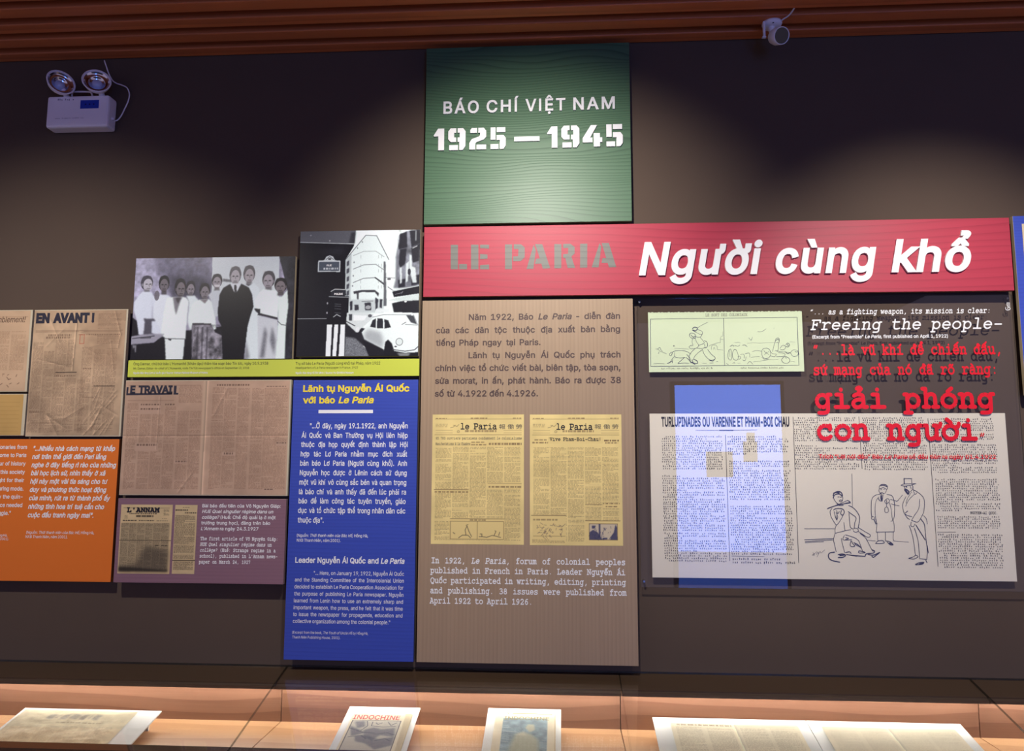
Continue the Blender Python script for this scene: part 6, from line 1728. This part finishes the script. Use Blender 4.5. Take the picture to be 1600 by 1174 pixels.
print_part('sheet', t, DESK, x0, v0, x1, v1, pr, PAPER, h=.0006, disp=(d - d.min()) * (.25 + .75 * ed))

# two magazines
for k, (lab, slab, bx, pg) in enumerate((
        ('magazine with red title and grey drawing on its cover, in the case', 'white tilted board under the magazine with the red title', ((547, 1105), (658, 1106), (636, 1168), (517, 1164)), ((548, 1118), (638, 1116))),
        ('magazine with blue-grey cover picture and torn cream border, in the case', 'white tilted board under the magazine with the blue-grey cover', ((763, 1107), (877, 1109), (876, 1170), (753, 1170)), ((776, 1114), (866, 1119))))):
    c = [du(*p) for p in bx]
    x0, x1, vt = (c[0][0] + c[3][0]) / 2, (c[1][0] + c[2][0]) / 2, (c[0][1] + c[1][1]) / 2
    _, vb = stand(slab, x0, x1, vt)
    a = du(*pg[0]); b = du(*pg[1])
    mx0, mx1, mv = x0 + (.026 if k == 0 else .03), x1 - (.022 if k == 0 else .022), (a[1] + b[1]) / 2
    t = thing('magazine', lab, 'magazine', tuple(DESK.p((mx0 + mx1) / 2, (vb + mv) / 2)), 'magazines in the case')
    part('pages', G().slab(DESK, [(mx0, vb + .005), (mx1 + .004, vb + .005), (mx1 + .004, mv - .002), (mx0, mv - .002)], [(0, 1, 2, 3)], .0004, .005), mat('page_edge', (222, 206, 166), rough=.7), t)
    pr = Print(150, 200, (240, 230, 200)); pr.quad((0, 0), (1, 0), (1, 1), (0, 1)); pr.mottle(.06, 5)
    if k == 0:
        pr.poly([(.05, .2), (.86, .2), (.86, 1.1), (.05, 1.1)], (208, 202, 184), 1, 0)
        gy = (104, 104, 112)
        for p in ([(.05, .35), (.2, .42), (.34, .52), (.14, .6)], [(.3, .45), (.45, .38), (.6, .42), (.8, .38), (.84, .6), (.6, .56), (.5, .7), (.36, .62)], [(.2, .6), (.34, .56), (.6, .66), (.85, .6), (.85, .8), (.6, .9), (.4, .76), (.24, .72)], [(.1, .24), (.26, .22), (.3, .36), (.18, .4)]):
            pr.poly(p, gy, .75, 2.5, tex=.3)
        for st_ in ([(.05, .4), (.3, .5), (.5, .52)], [(.3, .22), (.34, .34), (.26, .46)], [(.4, .24), (.4, .34), (.6, .36), (.8, .34)], [(.5, .55), (.7, .5), (.84, .55)], [(.1, .62), (.3, .58), (.4, .66)], [(.55, .7), (.7, .64), (.8, .7)], [(.46, .26), (.5, .3), (.56, .26)], [(.66, .24), (.72, .32), (.8, .25)]):
            pr.line(st_, 2, (84, 84, 92), .8)
        for a_ in ((.05, .2, .86, .2), (.05, .2, .05, 1), (.86, .2, .86, 1)): pr.rule(*a_, (84, 80, 80), .9, 2)
        pr.poly([(.9, 0), (1, 0), (1, 1), (.93, 1)], (206, 190, 150), .8, 1)
    else:
        pr.poly([(.14, .14), (.88, .14), (.88, 1.1), (.14, 1.1)], (142, 164, 172), 1, .8)
        pr.a *= (1 + .35 * (cloud(150, 200, 9) - .5) * ((pr.X > 21) & (pr.X < 132) & (pr.Y > 28)))[..., None]
        pr.poly([(.52, .36), (.56, .28), (.66, .28), (.68, .4), (.6, .46)], (206, 204, 176), .9, 2)
        pr.poly([(.3, .75), (.36, .52), (.5, .46), (.62, .5), (.74, .62), (.76, 1), (.26, 1)], (190, 190, 160), .85, 4)
        pr.poly([(.34, .52), (.5, .44), (.56, .54)], (214, 212, 186), .7, 3)
        for i in range(18):
            y = RNG.uniform(.2, .95); pr.line([(.14, y), (.14 + RNG.uniform(.05, .18), y + .02)], 1.5, (196, 210, 212), .6); pr.line([(.88, y + .03), (.88 - RNG.uniform(.04, .14), y + .02)], 1.5, (190, 204, 208), .5)
        pr.line([(.14, .44), (.4, .46)], 3, (190, 208, 210), .8)
        pr.line([(.3, .03), (.6, .02), (.95, .04)], 3, (150, 106, 70), .8); pr.line([(.2, .0), (.22, .04)], 3, (190, 160, 120), .8)
    cv_ = print_part('cover', t, DESK, mx0, vb + .004, mx1, mv, pr, PAPER, h=.0056)
    if k == 0: text_block('title_lettering', cv_, DESK, [('INDOCHINE', 551, 624, 1126.5, 1128.0)], mat('ink_red_faded', (222, 96, 84)), 6.5, bold=.016, h=.0062)
    else: text_block('title_lettering', cv_, DESK, [('INDOCHINE', 788, 858, 1127.5, 1129.0)], mat('ink_olive_faded', (150, 142, 100)), 5.0, bold=.004, h=.0062)

# open newspaper pages on one wide stand, with a joint down the middle
c = [du(*p) for p in ((1020, 1121), (1502, 1132), (1537, 1174), (1030, 1174))]
x0, x1, vt = (c[0][0] + c[3][0]) / 2, (c[1][0] + c[2][0]) / 2, (c[0][1] + c[1][1]) / 2
xm = (du(1260, 1127)[0] + du(1285, 1174)[0]) / 2
stand('white tilted board under the left open newspaper pages, lower right', x0, xm - .001, vt)
_, vb = stand('white tilted board at far lower right under the plain yellowed pages', xm + .001, x1, vt)
for k, (lab, a, b) in enumerate((('open newspaper with faint headline, two printed pages on the white board', 1047, 1246), ('open yellowed newspaper with faint columns, the rightmost sheet in the cases', 1283, 1492))):
    ua, va = du(a, 1131 if k == 0 else 1137); ub, _ = du(b, 1136 if k == 0 else 1142)
    t = thing('open_newspaper', lab, 'newspaper', tuple(DESK.p((ua + ub) / 2, va - .1)), 'open newspapers in the case')
    pr = Print(230, 190, (242, 232, 202)); pr.quad((0, 0), (1, 0), (1, 1), (0, 1)); pr.mottle(.05, 5)
    for x in (.04, .28, .54, .77):
        pr.lines(x, x + .2, .1, .97, 3.0, (140, 122, 92), .38 if k == 0 else .16)
    if k == 0: pr.head(.05, .48, .03, .07, (130, 116, 92), .6); pr.rule(.53, .06, .97, .06, (190, 120, 90), .5)
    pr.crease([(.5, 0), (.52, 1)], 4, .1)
    print_part('sheet', t, DESK, ua, vb + .004, ub, va, pr, PAPER, h=.0016, disp=np.abs((pr.X / 230) - .5) * .004)

# ------------------------------------------------------------------ lit screen across the gallery, seen mirrored in the glass panel
SY = -7.0


def mirrored(px, py):
    d = rot(((px - 800) / FPX, 1.0, -(py - 587) / FPX))
    s1 = (-GF - CAM[1]) / d[1]
    p = CAM + d * s1
    s2 = (-GF - SY) / d[1]
    return p + np.array([d[0], -d[1], d[2]]) * s2


tl, tr, bl2 = mirrored(1052, 602), mirrored(1218, 602), mirrored(1062, 862)
x0, x1 = (tl[0] + bl2[0]) / 2, (tr[0] + mirrored(1230, 862)[0]) / 2
z1, z0, zl0 = tl[2], bl2[2], mirrored(1140, 935)[2]
t = thing('light_screen', 'tall blue lit screen across the gallery, seen mirrored in the glass panel', 'screen', ((x0 + x1) / 2, SY, 0))
SCR = emit('screen_blue', (0.10, 0.25, 1.0), 8.0)
SCRD = emit('screen_dim_blue', (0.04, 0.12, 0.6), 3.0)
part('casing', G().box((x0 - .05, SY - .12, 0), (x1 + .05, SY - .004, z1 + .05), .005), mat('screen_casing', (22, 22, 26), rough=.4), t)
part('bright_display', G().box((x0, SY - .004, z0), (x1, SY, z1)), SCR, t)
part('dim_display', G().box((x0, SY - .004, zl0), (x1, SY, z0)), SCRD, t)
g = G()
for a, b in (((1103, 706), (1146, 746)), ((1161, 690), (1184, 722)), ((1166, 676), (1180, 692))):
    A_, B_ = mirrored(*a), mirrored(*b)
    g.box((A_[0], SY, B_[2]), (B_[0], SY + .003, A_[2]))
part('dark_patch', g, mat('screen_dark', (40, 40, 44)), t)
